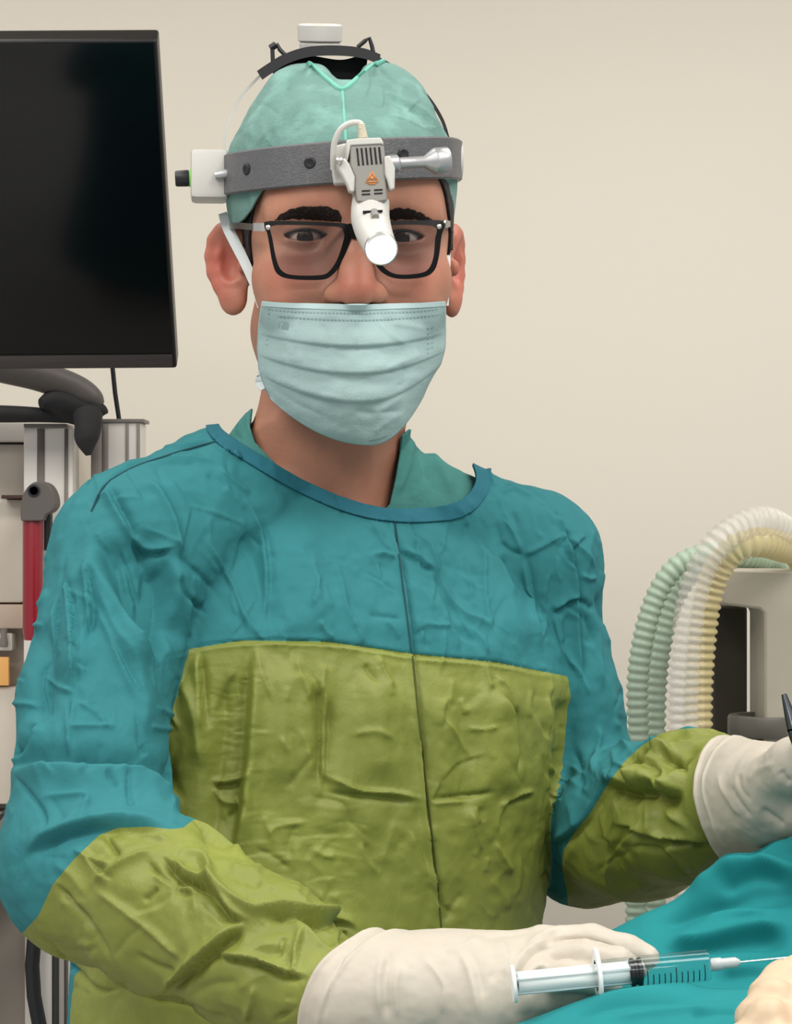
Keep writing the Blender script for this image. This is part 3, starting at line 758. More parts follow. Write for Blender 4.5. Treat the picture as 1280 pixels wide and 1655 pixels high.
# left forearm
FOLDS += C(0, 1250, 0.469,
    ('s', 9, 4.0, [(850, 512), (740, 600), (640, 690), (560, 755)]),
    ('s', 7, 4.5, [(860, 512), (800, 490), (760, 440), (720, 392), (640, 360), (560, 280)]),
    ('r', 9, 5.0, [(600, 275), (680, 275), (715, 330), (740, 385), (800, 440), (880, 480), (960, 470), (1050, 490), (1130, 492), (1210, 515), (1240, 550)]),
    ('v', 6, 3.0, [(900, 500), (1000, 500), (1080, 515), (1170, 515), (1225, 545)]),
    ('v', 5, 2.6, [(190, 375), (270, 470), (330, 560), (380, 640)]), ('v', 5, 2.4, [(110, 535), (220, 640), (340, 745), (440, 720)]),
    ('r', 7, 2.2, [(310, 385), (420, 315), (540, 255)]), ('v', 6, 2.4, [(350, 190), (390, 260), (420, 290)]), ('v', 6, 2.4, [(500, 290), (560, 360), (640, 410), (690, 420)]),
    ('r', 6, 2.2, [(520, 340), (600, 390), (680, 400)]), ('v', 5, 1.8, [(490, 440), (545, 390)]), ('v', 6, 1.6, [(460, 620), (540, 660), (640, 690)]),
    ('r', 8, 1.6, [(300, 380), (420, 470), (560, 580), (660, 660)]), ('s', 7, 2.6, [(1100, 710), (1000, 690), (880, 645), (720, 625)]),
    ('r', 6, 2.4, [(1040, 530), (1020, 620), (1020, 700)]), ('r', 5, 2.4, [(890, 645), (960, 670), (990, 690)]), ('v', 6, 1.6, [(980, 560), (960, 640)]),
    ('v', 6, 2.4, [(500, 775), (640, 790), (720, 835), (800, 850)]), ('r', 8, 2.0, [(880, 720), (870, 790), (840, 860)]), ('v', 6, 2.0, [(940, 850), (1040, 800), (1100, 760)]),
    ('r', 7, 2.0, [(1160, 560), (1160, 620), (1120, 700)]), ('v', 5, 2.0, [(1190, 540), (1170, 600)]), ('r', 7, 2.2, [(250, 260), (330, 300), (400, 320)]), ('r', 6, 1.6, [(380, 190), (480, 200), (600, 230)]))
FOLDS += [('v', 3.2, 0.0013, [(265, 1071), (300, 1051), (390, 1036), (530, 1038), (670, 1058), (800, 1071), (937, 1098)]), ('r', 4, 0.0007, [(265, 1079), (300, 1059), (390, 1044), (530, 1046), (670, 1066), (800, 1079), (937, 1106)])]
# right forearm: gathers above the cuff
FOLDS += C(860, 1150, 0.328, ('s', 7, 5.0, [(930, 235), (860, 300), (830, 260), (800, 250)]), ('v', 7, 4.5, [(740, 230), (755, 280), (790, 300)]), ('r', 7, 4.5, [(800, 250), (830, 320), (850, 400)]), ('v', 6, 4.0, [(860, 300), (850, 360), (870, 430)]), ('r', 8, 4.5, [(600, 200), (660, 190), (700, 230)]), ('v', 7, 4.0, [(690, 200), (705, 260), (700, 330)]), ('r', 8, 4.0, [(640, 280), (680, 320), (690, 390)]))
FOLDS += C(860, 1150, 0.328,
    ('s', 13, 6.5, [(880, 470), (810, 410), (760, 380), (700, 408), (640, 404), (600, 362), (520, 388), (390, 362), (330, 420)]),
    ('r', 9, 4.0, [(530, 385), (550, 290), (600, 220), (650, 180)]), ('r', 9, 4.0, [(700, 405), (720, 320), (710, 240)]), ('v', 8, 3.5, [(560, 300), (600, 280), (640, 340)]),
    ('r', 8, 3.5, [(420, 265), (500, 300), (530, 360)]), ('v', 7, 3.0, [(460, 250), (530, 250), (560, 290)]), ('r', 8, 4.0, [(740, 240), (790, 310), (830, 380), (870, 450)]),
    ('v', 7, 3.0, [(720, 270), (760, 300), (800, 340)]), ('r', 7, 3.0, [(860, 240), (900, 260), (940, 230)]), ('v', 7, 3.0, [(640, 240), (690, 230), (710, 300)]),
    ('s', 9, 3.0, [(960, 600), (860, 645), (760, 630), (580, 605), (480, 570), (390, 560)]), ('r', 9, 2.4, [(520, 390), (570, 500), (590, 600)]),
    ('r', 8, 2.2, [(640, 490), (760, 560), (850, 640)]), ('v', 7, 2.2, [(820, 490), (760, 520), (900, 450)]), ('r', 8, 1.8, [(640, 640), (720, 720), (780, 800)]),
    ('r', 9, 2.0, [(330, 480), (360, 580), (420, 680)]), ('s', 9, 2.2, [(360, 360), (300, 470), (250, 560), (130, 640), (90, 650)]),
    ('r', 6, 2.0, [(320, 60), (320, 200), (300, 330)]), ('r', 6, 2.0, [(400, 30), (440, 150), (500, 200)]), ('v', 7, 1.8, [(210, 170), (240, 300), (240, 420)]))
FOLDS += [('v', 24, 0.0060, [(364, 1075), (360, 1180), (350, 1290), (338, 1390)]), ('v', 14, 0.0025, [(535, 1130), (530, 1220), (525, 1300)]), ('v', 26, 0.0080, [(212, 850), (242, 925), (272, 1005), (285, 1060)]),
          ('v', 18, 0.0035, [(915, 1110), (912, 1200), (900, 1290)]), ('r', 26, 0.0035, [(450, 1060), (455, 1180), (450, 1290)]), ('r', 30, 0.003, [(600, 1080), (610, 1180), (615, 1270)]), ('r', 26, 0.003, [(800, 1100), (810, 1200), (815, 1300)]),
          ('v', 20, 0.0030, [(740, 1090), (750, 1200), (750, 1330)]), ('r', 26, 0.0035, [(780, 860), (815, 960), (850, 1060)]), ('v', 20, 0.003, [(700, 900), (740, 980), (770, 1050)]), ('r', 30, 0.003, [(470, 850), (500, 940), (520, 1020)]),
          ('v', 22, 0.004, [(395, 850), (420, 940), (450, 1020)]), ('r', 22, 0.004, [(130, 900), (120, 1000), (110, 1120)]), ('v', 18, 0.004, [(70, 1000), (75, 1080), (60, 1180)]), ('r', 22, 0.004, [(200, 1000), (220, 1100), (235, 1200)])]
FOLDS = [(k_, w_ * (0.8 if w_ < 10 else 1), a_ * 1.05, p_) for k_, w_, a_, p_ in FOLDS]
hs = strokes(GP, FOLDS, gfront)
rnd = random.Random(7)
def scatter(n, x0, y0, x1, y1, ang, spread, wlo, whi, amp, lo=25, hi=95):
    out = []
    for _ in range(n):
        x, y = rnd.uniform(x0, x1), rnd.uniform(y0, y1); t = math.radians(ang + rnd.gauss(0, spread)); L = rnd.uniform(lo, hi)
        dx, dy = math.cos(t) * L / 2, math.sin(t) * L / 2; bw = rnd.uniform(-0.22, 0.22)
        out.append((rnd.choice('rrvs'), rnd.uniform(wlo, whi), amp / 1000 * rnd.uniform(0.4, 1.2), [(x - dx, y - dy), (x - dy * bw, y + dx * bw), (x + dx, y + dy)]))
    return out
FINE = (scatter(46, 120, 760, 640, 1030, 65, 28, 3, 6, 0.8) + scatter(46, 640, 830, 940, 1060, 70, 25, 3, 6, 0.8) + scatter(36, 10, 880, 280, 1330, 80, 35, 3, 7, 0.9)
        + scatter(40, 270, 1050, 660, 1500, 85, 30, 4, 9, 0.7) + scatter(46, 670, 1070, 930, 1500, 85, 25, 4, 8, 0.8) + scatter(30, 60, 1350, 560, 1640, 35, 35, 4, 8, 1.0)
        + scatter(26, 930, 1220, 1200, 1430, 20, 40, 4, 8, 1.2) + scatter(26, 900, 860, 1040, 1400, 75, 30, 3, 7, 1.0))
FINE += scatter(44, 330, 1080, 420, 1260, 0, 6, 1.8, 3, 0.3, 30, 60) + scatter(36, 400, 1290, 560, 1450, -3, 6, 2.5, 4, 0.22, 40, 90)
hs = hs + strokes(GP, FINE, gfront)
wq = GV + 0.008 * np.stack([vnoise(GV, 30, 51), vnoise(GV, 30, 52), vnoise(GV, 30, 53)], -1)
for k, dk, a0_, rng_ in (('r', dR, 0.0062, 0.12), ('l', dL, 0.0030, 0.10)):      # cloth gathered towards the cuffs
    a_ = np.array(WR[k]) - np.array(EL[k]); a_ /= np.linalg.norm(a_); tb = (np.array(WR[k]) - GV) @ a_
    upw = np.clip(GN[:, 2] * 1.5 + 0.3, 0.1, 1)
    hs = hs + np.where(dk < dT, a0_ / 1.8 * upw * np.clip(1 - tb / rng_, 0, 1) ** 0.6 * (0.35 - np.abs(vnoise(wq, 42, 55)) - 0.35 * np.abs(vnoise(wq, 85, 56))) * 1.6, 0)
wave = 0.0016 * fbm(GV * np.array([1, 1, 0.5]), 24, 17, 2)
gnarl = 0.0009 * fbm(GV + 0.01 * np.stack([vnoise(GV, 20, 41), vnoise(GV, 20, 42), vnoise(GV, 20, 43)], -1), 70, 19, 2)
wf = np.ones(len(GV))
for k, dk in (('l', dL), ('r', dR)):
    a_ = np.array(WR[k]) - np.array(EL[k]); a_ /= np.linalg.norm(a_); tb = (np.array(WR[k]) - GV) @ a_
    wf = np.where(dk < dT, np.minimum(wf, np.clip((tb - 0.006) / 0.012, 0, 1)), wf)
GV = GV + GN * (wf * (hs * 1.8 + wave + gnarl) * np.where(GV[:, 2] > 0.8, 1, 0.3))[:, None]
GT = tris(GQ); GP = proj(GV)
okp = (GV[:, 2] > 0.95) & (np.minimum(np.linalg.norm(GV - np.array(WR['l']), axis=1), np.linalg.norm(GV - np.array(WR['r']), axis=1)) > 0.03)
GV[okp] = push_out(GV[okp], GN[okp], 0.0025, 3); GP = proj(GV)
isL = (dL < dT) & (dL < dR); isR = (dR < dT) & ~isL
tl = TF.l(GV)
# neck opening
NECKLINE = smooth_line([(350, 676), (362, 700), (420, 738), (480, 773), (540, 801), (590, 817), (635, 824), (690, 822), (740, 811), (763, 790), (768, 768), (757, 738)], 6)
opening = [tuple(p) for p in NECKLINE] + [(740, 560), (352, 560)]
g_open = polydist(GP, opening)
V, T, (gp, gl, dt_, dl_, dr_, gn, tlc) = clip(GV, GT, g_open, [GP, g_open, dT, dL, dR, GN, tl])
# green panels
pl_x = np.array([200, 240, 265, 300, 390, 530, 670, 800, 937, 965]); pl_y = np.array([1110, 1085, 1070, 1050, 1035, 1037, 1057, 1070, 1097, 1106])
g_chest = np.minimum(gp[:, 1] - np.interp(gp[:, 0], pl_x, pl_y) , np.interp(gp[:, 1], [1085, 1590, 1900], [190, 108, 85]) * -1 + gp[:, 0])
g_chest = np.minimum(g_chest, (np.minimum(dl_, dr_) - dt_) * 2200)
g_chest = np.minimum(g_chest, (tlc[:, 1] + 0.015) * 2200)
LP = [(30, 1515), (62, 1480), (85, 1430), (120, 1388), (160, 1350), (190, 1338), (240, 1336), (275, 1340), (296, 1338), (312, 1325), (700, 1325), (700, 1950), (0, 1950)]
g_l = np.minimum(-polydist(gp, LP), (np.minimum(dt_, dr_) - dl_) * 2200)
RP = [(1075, 1180), (1036, 1206), (1008, 1232), (985, 1263), (954, 1314), (928, 1346), (910, 1376), (908, 1405), (916, 1440), (930, 1600), (1500, 1600), (1500, 1150)]
g_r = np.minimum(-polydist(gp, RP), (np.minimum(dt_, dl_) - dr_) * 2200)
g_green = np.maximum(np.maximum(g_chest, g_l), g_r)
def piece(name, g, m, parent, thick=0.0, lift=0.0):
    v, t, (nn,) = clip(V, T, g, [gn])
    o = np_child(name, v + nn * lift, t, m, parent)
    if thick: solid(o, thick, 0.0)
    return o
g_collar = np.where((gp[:, 1] > 650), 23 - gl + 3 * np.clip((gp[:, 0] - 690) / 60, -1, 0.6), -5)
g_collar = np.where(tlc[:, 1] > -0.055, g_collar, -5)
gown = piece('surgical_gown', np.minimum(-g_green, -g_collar), M_gown, person)
piece('neck_binding', g_collar, M_collar, gown, 0.0022, 0.0009)
piece('front_panel', g_chest, M_green, gown)
piece('sleeve_panel', g_l, M_green, gown)
piece('sleeve_panel', g_r, M_green, gown)

bvh_gown = BVHTree.FromPolygons([tuple(v) for v in V], [tuple(q) for q in T])
M_seam = mat('seam_shadow', srgb(22, 70, 78), 0.85)  # real seams, coloured dark to hold the shadow in their fold
M_seamg = mat('seam_shadow_green', srgb(72, 80, 28), 0.85)
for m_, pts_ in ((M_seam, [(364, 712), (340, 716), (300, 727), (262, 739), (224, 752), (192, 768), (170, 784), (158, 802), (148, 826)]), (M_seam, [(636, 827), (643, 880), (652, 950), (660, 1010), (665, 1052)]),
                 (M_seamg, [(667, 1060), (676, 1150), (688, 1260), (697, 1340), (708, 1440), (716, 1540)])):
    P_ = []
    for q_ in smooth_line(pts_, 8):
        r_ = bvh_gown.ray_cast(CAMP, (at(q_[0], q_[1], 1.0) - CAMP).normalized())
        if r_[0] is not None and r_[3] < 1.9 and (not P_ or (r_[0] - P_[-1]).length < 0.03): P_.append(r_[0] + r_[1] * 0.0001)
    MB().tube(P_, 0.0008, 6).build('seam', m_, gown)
# scrub shirt under the gown
S = Field(axis_steps((-0.22, 0.13, 0.0035)), axis_steps((1.60, 1.90, 0.0035)), axis_steps((1.30, 1.53, 0.003)))
S.column(TF, [(z, a - 0.020, b - 0.022, x, f) for z, a, b, x, f in TORSO if z > 1.1], 0.0)
for k in 'lr': S.cap(NECK[1] + np.array([0, 0.0, 0.034]), SH[k], 0.051, 0.044, 0.03)
S.cap(np.array(NECK[1]) + (np.array(NECK[0]) - np.array(NECK[1])) * 0.42, NECK[1], 0.0605, 0.066, 0.03)
SV, SQ = S.mesh(5); SV, SQ = subdivide(SV, SQ); SV = relax(SV, SQ, 2)
SN = normals(SV, SQ); SP = proj(SV)
sh_f = C(320, 640, 0.375, ('r', 9, 4, [(970, 180), (1010, 270), (1060, 350), (1100, 430)]), ('v', 8, 3, [(940, 200), (970, 290), (990, 380)]), ('v', 2.5, 1.5, [(985, 190), (1050, 240), (1160, 310)]),
        ('r', 5, 2, [(920, 180), (900, 300), (850, 430)]), ('r', 4, 1.6, [(225, 70), (215, 120), (240, 180)]), ('v', 6, 2.5, [(170, 110), (150, 150), (190, 190)]))
SV = SV + SN * (strokes(SP, sh_f, (SN * (SV - np.array(CAMP))).sum(1) < 0) + 0.0014 * fbm(SV, 35, 8, 3))[:, None]
for _ in range(3): SV = SV + SN * np.clip(0.0035 - sample(B.F, SV, (bx, by, bz)), 0, 0.02)[:, None]
SV = relax(SV, SQ, 2)
dG = sample(G.F, SV); wz = np.clip((1.462 - SV[:, 2]) / 0.02, 0, 1) * np.clip((polydist(proj(SV), opening) + 16) / 10, 0, 1)
SV = SV - SN * (np.clip(dG + 0.0065, 0, 0.05) * wz)[:, None]
SP = proj(SV)
vneck = [(408, 652), (404, 690), (412, 715), (450, 755), (520, 805), (600, 850), (630, 815), (640, 770), (647, 730), (651, 690), (648, 640), (648, 560), (400, 560)]
gS = np.minimum(polydist(SP, vneck), (1.522 - SV[:, 2]) * 2200)
gS = np.minimum(gS, np.where(SV[:, 2] < 1.31, -1, 1e3))
gS = np.minimum(gS, np.where(polydist(SP, opening) < 22, 1e3, (-sample(G.F, SV) - 0.004) * 2200))
gS = np.minimum(gS, np.minimum(SP[:, 0] - 345, 778 - SP[:, 0]))
gS = np.minimum(gS, np.where(SP[:, 0] > 600, SP[:, 1] - np.interp(SP[:, 0], [640, 662, 700, 760], [712, 694, 690, 690]), 1e3))
v, t = clip(SV, SQ, gS)
solid(np_child('scrub_shirt', v, t, M_scrub, person), 0.0016, 0.0)
# ------------------------------------------------------------------ surgical cap
M_cap = mat('cap_nonwoven', srgb(114, 153, 144), 0.8, spec=0.2, var=0.16, scale=45, bump=0.3, bscale=400, sheen=0.1)
M_capedge = mat('cap_binding', srgb(116, 184, 166), 0.75, spec=0.2)
M_mask = mat('mask_nonwoven', srgb(155, 179, 177), 0.8, spec=0.2, var=0.04, scale=80, bump=0.2, bscale=600)
M_maskedge = mat('mask_white', srgb(206, 213, 212), 0.8, spec=0.2)
M_stitch = mat('mask_stitch', srgb(128, 152, 154), 0.8)
K = Field(axis_steps((-0.17, 0.10, 0.002)), axis_steps((1.58, 1.87, 0.002)), axis_steps((1.56, 1.78, 0.002)))
K.ell((-0.004, -0.008, 0.036), (0.0835, 0.104, 0.092), 0.0, fr=HF)
K.ell((-0.005, 0.005, 0.062), (0.079, 0.090, 0.060), 0.02, fr=HF)
K.cap(H(-0.038, 0.022, 0.108), H(-0.030, -0.03, 0.106), 0.019, 0.02, 0.03)
K.cap(H(0.026, 0.022, 0.108), H(0.030, -0.03, 0.106), 0.021, 0.02, 0.03)
K.cap(H(-0.003, 0.045, 0.126), H(-0.003, -0.04, 0.135), 0.010, 0.012, 0.012, '-')
KV, KQ = K.mesh(4); KV, KQ = subdivide(KV, KQ); KV = relax(KV, KQ, 2)
KN = normals(KV, KQ); KP = proj(KV); KL = HF.l(KV)
kf = C(270, 20, 0.3906, ('r', 7, 2.0, [(560, 215), (480, 310), (400, 420), (300, 560)]), ('r', 8, 1.8, [(600, 330), (500, 420), (360, 560)]), ('v', 7, 1.6, [(360, 300), (310, 400), (270, 540)]),
       ('r', 6, 2.2, [(880, 330), (980, 370), (1060, 420), (1140, 500)]), ('v', 6, 1.6, [(900, 350), (1000, 400), (1100, 470)]), ('r', 6, 1.6, [(840, 230), (900, 300), (960, 340)]),
       ('r', 6, 1.5, [(820, 420), (950, 440), (1080, 500)]), ('v', 2.5, 1.4, [(725, 320), (735, 420), (742, 520)]), ('r', 5, 1.2, [(950, 260), (1040, 330), (1110, 440)]))
kf += [(k, w, a, p) for k, w, a, p in scatter(30, 380, 130, 710, 240, 120, 40, 3, 6, 0.7, 20, 70)]
KV = KV + KN * (strokes(KP, kf, (KN * (KV - np.array(CAMP))).sum(1) < 0) + 0.0012 * fbm(KV, 40, 61, 3))[:, None]
kz = KL[:, 2] > 0.045
KV[kz] = push_out(KV[kz], KN[kz], 0.0042)
KV = relax(KV, KQ, 2)
KP = proj(KV); ax = np.abs(KL[:, 0])
t = np.clip((ax - 0.050) / 0.030, 0, 1); t = t * t * (3 - 2 * t)
low = np.where(KL[:, 1] > -0.03, 0.050 - 0.034 * t, 0.016 - 0.05 * np.clip((-0.03 - KL[:, 1]) / 0.03, 0, 1))
cap_v, cap_t = clip(KV, KQ, KL[:, 2] - low)
cap = np_child('surgical_cap', cap_v, cap_t, M_cap, person); solid(cap, 0.0016, 0.0)
bvh_cap = BVHTree.FromPolygons([tuple(v) for v in cap_v], [tuple(q) for q in cap_t])
MB().tube(hits(bvh_cap, smooth_line([(497, 101), (515, 118), (535, 135), (553, 146), (575, 131), (600, 110), (622, 97)], 6), 0.001, 1.66), 0.0018, 8).build('binding', M_capedge, cap)
MB().tube(hits(bvh_cap, smooth_line([(553, 146), (555, 170), (557, 200), (559, 232)], 6), 0.0003, 1.66), 0.0011, 8).build('seam', M_capedge, cap)

# ------------------------------------------------------------------ face mask
ROWS = [  # v, left x y, right x y, middle x y, forward middle, forward side
    (0.00, 424, 487, 719, 487, 572, 492, 0.1085, 0.050), (0.10, 421, 503, 720, 503, 574, 512, 0.116, 0.050), (0.25, 418, 530, 720, 530, 577, 545, 0.121, 0.046),
    (0.45, 416, 566, 719, 562, 580, 588, 0.122, 0.044), (0.65, 419, 598, 712, 588, 588, 632, 0.120, 0.044),
    (0.82, 428, 624, 700, 606, 596, 674, 0.115, 0.048), (0.94, 436, 640, 690, 625, 600, 706, 0.106, 0.052), (1.00, 438, 645, 684, 640, 601, 719, 0.100, 0.054)]
RW = np.array(ROWS); nu, nv = 121, 111
us = np.linspace(-1, 1, nu); vs = np.linspace(0, 1, nv)
U, Vv = np.meshgrid(us, vs); it = lambda c: np.interp(Vv, RW[:, 0], RW[:, c])
def smooth_cols(A, n=9):
    for _ in range(n): A[1:-1] = (A[:-2] + 2 * A[1:-1] + A[2:]) / 4
    return A
xl, yl, xr, yr, xc, yc, fc, fs = (smooth_cols(it(c)) for c in range(1, 9))
un = (U + 1) / 2
px = np.where(U < 0, xl + (xc - xl) * (1 - np.abs(U)), xr + (xc - xr) * (1 - np.abs(U)))
mid = (yl + yr) / 2
shape_u = (1 - np.abs(U) ** 2)
py = yl + (yr - yl) * un + (yc - mid) * shape_u
ff = fs + (fc - fs) * (1 - np.abs(U) ** 2.4)
# pleats: the cloth steps out and back under each fold
ple = 0
for v0, sag, amp in ((0.305, 0.02, 0.0034), (0.50, 0.03, 0.0034), (0.70, 0.03, 0.003)):
    s_ = (Vv - (v0 + sag * (1 - U ** 2) - 0.02)) / 0.10
    ple = ple + amp * np.where(s_ < 0, np.exp(-(s_ / 1.0) ** 2), np.exp(-(s_ / 0.16) ** 2)) * np.clip((1 - np.abs(U)) / 0.12, 0.1, 1)
ff = ff + ple * (1 - 0.3 * np.abs(U))
MP = np.stack([px.ravel(), py.ravel()], -1)
mf = C(320, 280, 0.3516, ('r', 5, 1.2, [(490, 655), (650, 655), (800, 652), (950, 660)]), ('r', 6, 1.6, [(820, 680), (900, 750), (980, 800)]), ('v', 6, 1.4, [(720, 680), (740, 760), (720, 830)]),
       ('r', 6, 1.6, [(870, 690), (960, 700), (1050, 720)]), ('v', 6, 1.4, [(560, 690), (600, 760), (590, 830)]), ('r', 6, 1.6, [(860, 900), (960, 860), (1040, 830)]),
       ('r', 7, 1.8, [(780, 1110), (860, 1080), (960, 1010)]), ('v', 6, 1.6, [(700, 1080), (800, 1100), (940, 1090)]), ('r', 6, 1.4, [(370, 940), (500, 1000), (680, 1040)]),
       ('v', 6, 1.4, [(340, 980), (460, 1060), (620, 1130)]), ('r', 6, 1.4, [(800, 1200), (860, 1150), (960, 1090)]), ('v', 5, 1.2, [(930, 870), (950, 950), (900, 990)]), ('r', 5, 1.0, [(400, 760), (430, 840)]))
ff = ff + strokes(MP, mf).reshape(ff.shape) + (0.0011 * fbm(np.stack([MP[:, 0] / 60, MP[:, 1] / 40], -1), 1.0, 71, 3)).reshape(ff.shape)
def on_plane_f(px, py, f):
    """point seen at a picture point, f forward of the ear axis in the head frame"""
    d = atn(px, py, 1.0) - np.array(CAMP); fw = HF.R[1]
    t = (f - (np.array(CAMP) - HF.o) @ fw) / (d @ fw)
    return np.array(CAMP) + d * np.asarray(t)[..., None]
MV = on_plane_f(px.ravel(), py.ravel(), ff.ravel())
push = np.zeros(len(MV))
for i, p in enumerate(MV):                                   # the cloth lies over nose, cheeks and chin
    dv = Vector(p) - CAMP; r = bvh_body.ray_cast(CAMP, dv.normalized())
    if r[0] is not None: push[i] = max(0.0, dv.length - r[3] + 0.003)
push = push.reshape(nv, nu); full = push.copy()
for _ in range(60):
    q = np.pad(push, 1, mode='edge'); push = np.maximum((q[:-2, 1:-1] + q[2:, 1:-1] + q[1:-1, :-2] + q[1:-1, 2:] + 2 * q[1:-1, 1:-1]) / 6, full)
dv = MV - np.array(CAMP); MV = MV - dv / np.linalg.norm(dv, axis=1, keepdims=True) * push.reshape(-1)[:, None]
idx = np.arange(nu * nv).reshape(nv, nu)
MQ = np.stack([idx[:-1, :-1].ravel(), idx[1:, :-1].ravel(), idx[1:, 1:].ravel(), idx[:-1, 1:].ravel()], -1)
mask_o = np_child('face_mask', MV, MQ, M_mask, person); solid(mask_o, 0.0012, 0.0)
grid = MV.reshape(nv, nu, 3); mfw = HF.R[1]
def mpt(u, v, lift=0.0009):
    i = np.clip((v) * (nv - 1), 0, nv - 1); j = np.clip((u + 1) / 2 * (nu - 1), 0, nu - 1)
    i0, j0 = int(min(i, nv - 2)), int(min(j, nu - 2)); a, b = i - i0, j - j0
    p = (grid[i0, j0] * (1 - a) * (1 - b) + grid[i0 + 1, j0] * a * (1 - b) + grid[i0, j0 + 1] * (1 - a) * b + grid[i0 + 1, j0 + 1] * a * b)
    d = (np.array(CAMP) - p); return p + d / np.linalg.norm(d) * lift
st = MB()
for v_, u0, u1, n in ((0.075, -0.93, 0.93, 46), (0.125, -0.80, 0.93, 42), (0.965, -0.02, 0.30, 8)):
    for k in range(n):
        a = u0 + (u1 - u0) * k / n; b = a + (u1 - u0) / n * 0.62
        st.ribbon([mpt(a, v_ - 0.006), mpt(b, v_ - 0.006)], [mpt(a, v_ + 0.006), mpt(b, v_ + 0.006)], 0.0006)
tag(st.build('stitching', M_stitch, mask_o), kind='stuff')
for u0, u1, v0, v1, n in ((0.80, 0.88, 0.24, 0.50, 7), (-0.97, -0.9, 0.08, 0.5, 12)):
    pass
M_masktop = mat('mask_pale_edge', srgb(176, 198, 197), 0.8, spec=0.2)
MB().ribbon([mpt(u, 0.0) for u in np.linspace(-1, 1, 40)], [mpt(u, 0.045) for u in np.linspace(-1, 1, 40)], 0.0012).build('top_binding', M_masktop, mask_o)
weld = MB()
for k in range(10):
    v0 = 0.06 + k * 0.045
    for u in (-0.955, -0.91): weld.ribbon([mpt(u - 0.012, v0), mpt(u + 0.012, v0)], [mpt(u - 0.012, v0 + 0.018), mpt(u + 0.012, v0 + 0.018)], 0.0005)
for k in range(6):
    v0 = 0.22 + k * 0.045
    for u in (0.80, 0.85): weld.ribbon([mpt(u - 0.014, v0), mpt(u + 0.014, v0)], [mpt(u - 0.014, v0 + 0.02), mpt(u + 0.014, v0 + 0.02)], 0.0005)
tag(weld.build('weld_dots', M_stitch, mask_o), kind='stuff')
MB().ribbon([mpt(u, 0.165, 0.0005) for u in np.linspace(-0.84, -0.70, 4)], [mpt(u, 0.235, 0.0005) for u in np.linspace(-0.84, -0.70, 4)], 0.0006).build('patch', M_stitch, mask_o)
# ear loops: flat bands from the mask corners up round the ears
def band(name, rows, m, parent):
    r = np.array(rows, float); L = smooth_line(r[:, :2], 6); W = smooth_line(r[:, [2, 3]], 6)
    tan = np.gradient(L, axis=0); nrm = np.stack([-tan[:, 1], tan[:, 0]], -1); nrm /= np.linalg.norm(nrm, axis=1, keepdims=True)
    A = on_plane_f(*(L - nrm * W[:, :1] / 2).T, W[:, 1]); Bq = on_plane_f(*(L + nrm * W[:, :1] / 2).T, W[:, 1])
    return MB().ribbon(A, Bq, 0.0011).build(name, m, parent)
band('ear_loop', [(424, 496, 16, 0.055), (412, 462, 15, 0.042), (396, 425, 16, 0.030), (381, 395, 17, 0.018), (367, 366, 17, 0.006), (360, 345, 14, -0.004)], M_maskedge, mask_o)
band('ear_loop', [(719, 494, 12, 0.054), (722, 460, 9, 0.046), (724, 425, 8, 0.034), (724, 392, 8, 0.020), (724, 360, 8, 0.008)], M_maskedge, mask_o)
band('ear_loop_tail', [(418, 600, 8, 0.046), (424, 606, 18, 0.046), (423, 618, 20, 0.046), (428, 628, 14, 0.048)], M_maskedge, mask_o)
# ------------------------------------------------------------------ eyeglasses
def onf(px, py, f): return Vector(on_plane_f(np.array([px], float), np.array([py], float), np.array([f]))[0])
HFW, HRT, HUP = Vector(HF.R[1]), Vector(HF.R[0]), Vector(HF.R[2])
def crop(x0, y0, k, pts): return [(x0 + k * x, y0 + k * y) for x, y in pts]
M_black = mat('black_acetate', srgb(5, 5, 6), 0.3, spec=0.3)
M_silver = mat('polished_steel', srgb(200, 198, 192), 0.25, metal=1.0)
M_templ = mat('grey_temple', srgb(120, 112, 106), 0.3, metal=0.6)
def glass_mat(name, tint, refl=0.05):
    m = bpy.data.materials.new(name); m.use_nodes = True; N, L = m.node_tree.nodes, m.node_tree.links
    N.remove(N['Principled BSDF']); out = N['Material Output']
    t = N.new('ShaderNodeBsdfTransparent'); t.inputs[0].default_value = tint
    g = N.new('ShaderNodeBsdfGlossy'); g.inputs['Roughness'].default_value = 0.02
    f = N.new('ShaderNodeFresnel'); f.inputs[0].default_value = 1.4
    mx = N.new('ShaderNodeMixShader'); ge = N.new('ShaderNodeNewGeometry'); iv = N.new('ShaderNodeMath'); iv.operation = 'SUBTRACT'; iv.inputs[0].default_value = 1.0; L.new(ge.outputs['Backfacing'], iv.inputs[1]); mu = N.new('ShaderNodeMath'); mu.operation = 'MULTIPLY'; L.new(f.outputs[0], mu.inputs[0]); L.new(iv.outputs[0], mu.inputs[1]); L.new(mu.outputs[0], mx.inputs[0]); L.new(t.outputs[0], mx.inputs[1]); L.new(g.outputs[0], mx.inputs[2]); L.new(mx.outputs[0], out.inputs[0])
    return m
M_lens = glass_mat('spectacle_lens', (0.86, 0.86, 0.87, 1))
GO = on_plane_f(np.array([577.]), np.array([385.]), np.array([0.105]))[0]
glasses = thing('eyeglasses', 'black rectangular eyeglasses with silver hinges worn under the headlamp', 'eyeglasses', Vector(GO))
k2 = (320, 280, 0.3516)
L_in = crop(*k2, [(334, 246), (400, 238), (600, 243), (655, 250), (672, 275), (668, 310), (642, 390), (605, 448), (562, 468), (440, 468), (388, 450), (362, 400), (342, 300)])
L_out = crop(*k2, [(300, 226), (400, 219), (600, 226), (690, 234), (712, 262), (700, 310), (658, 415), (615, 470), (565, 490), (432, 487), (368, 466), (342, 410), (318, 275)])
R_in = crop(*k2, [(1094, 250), (1090, 300), (1082, 385), (1062, 436), (1026, 458), (940, 466), (884, 454), (842, 415), (800, 340), (788, 285), (800, 252), (860, 241), (1010, 237)])
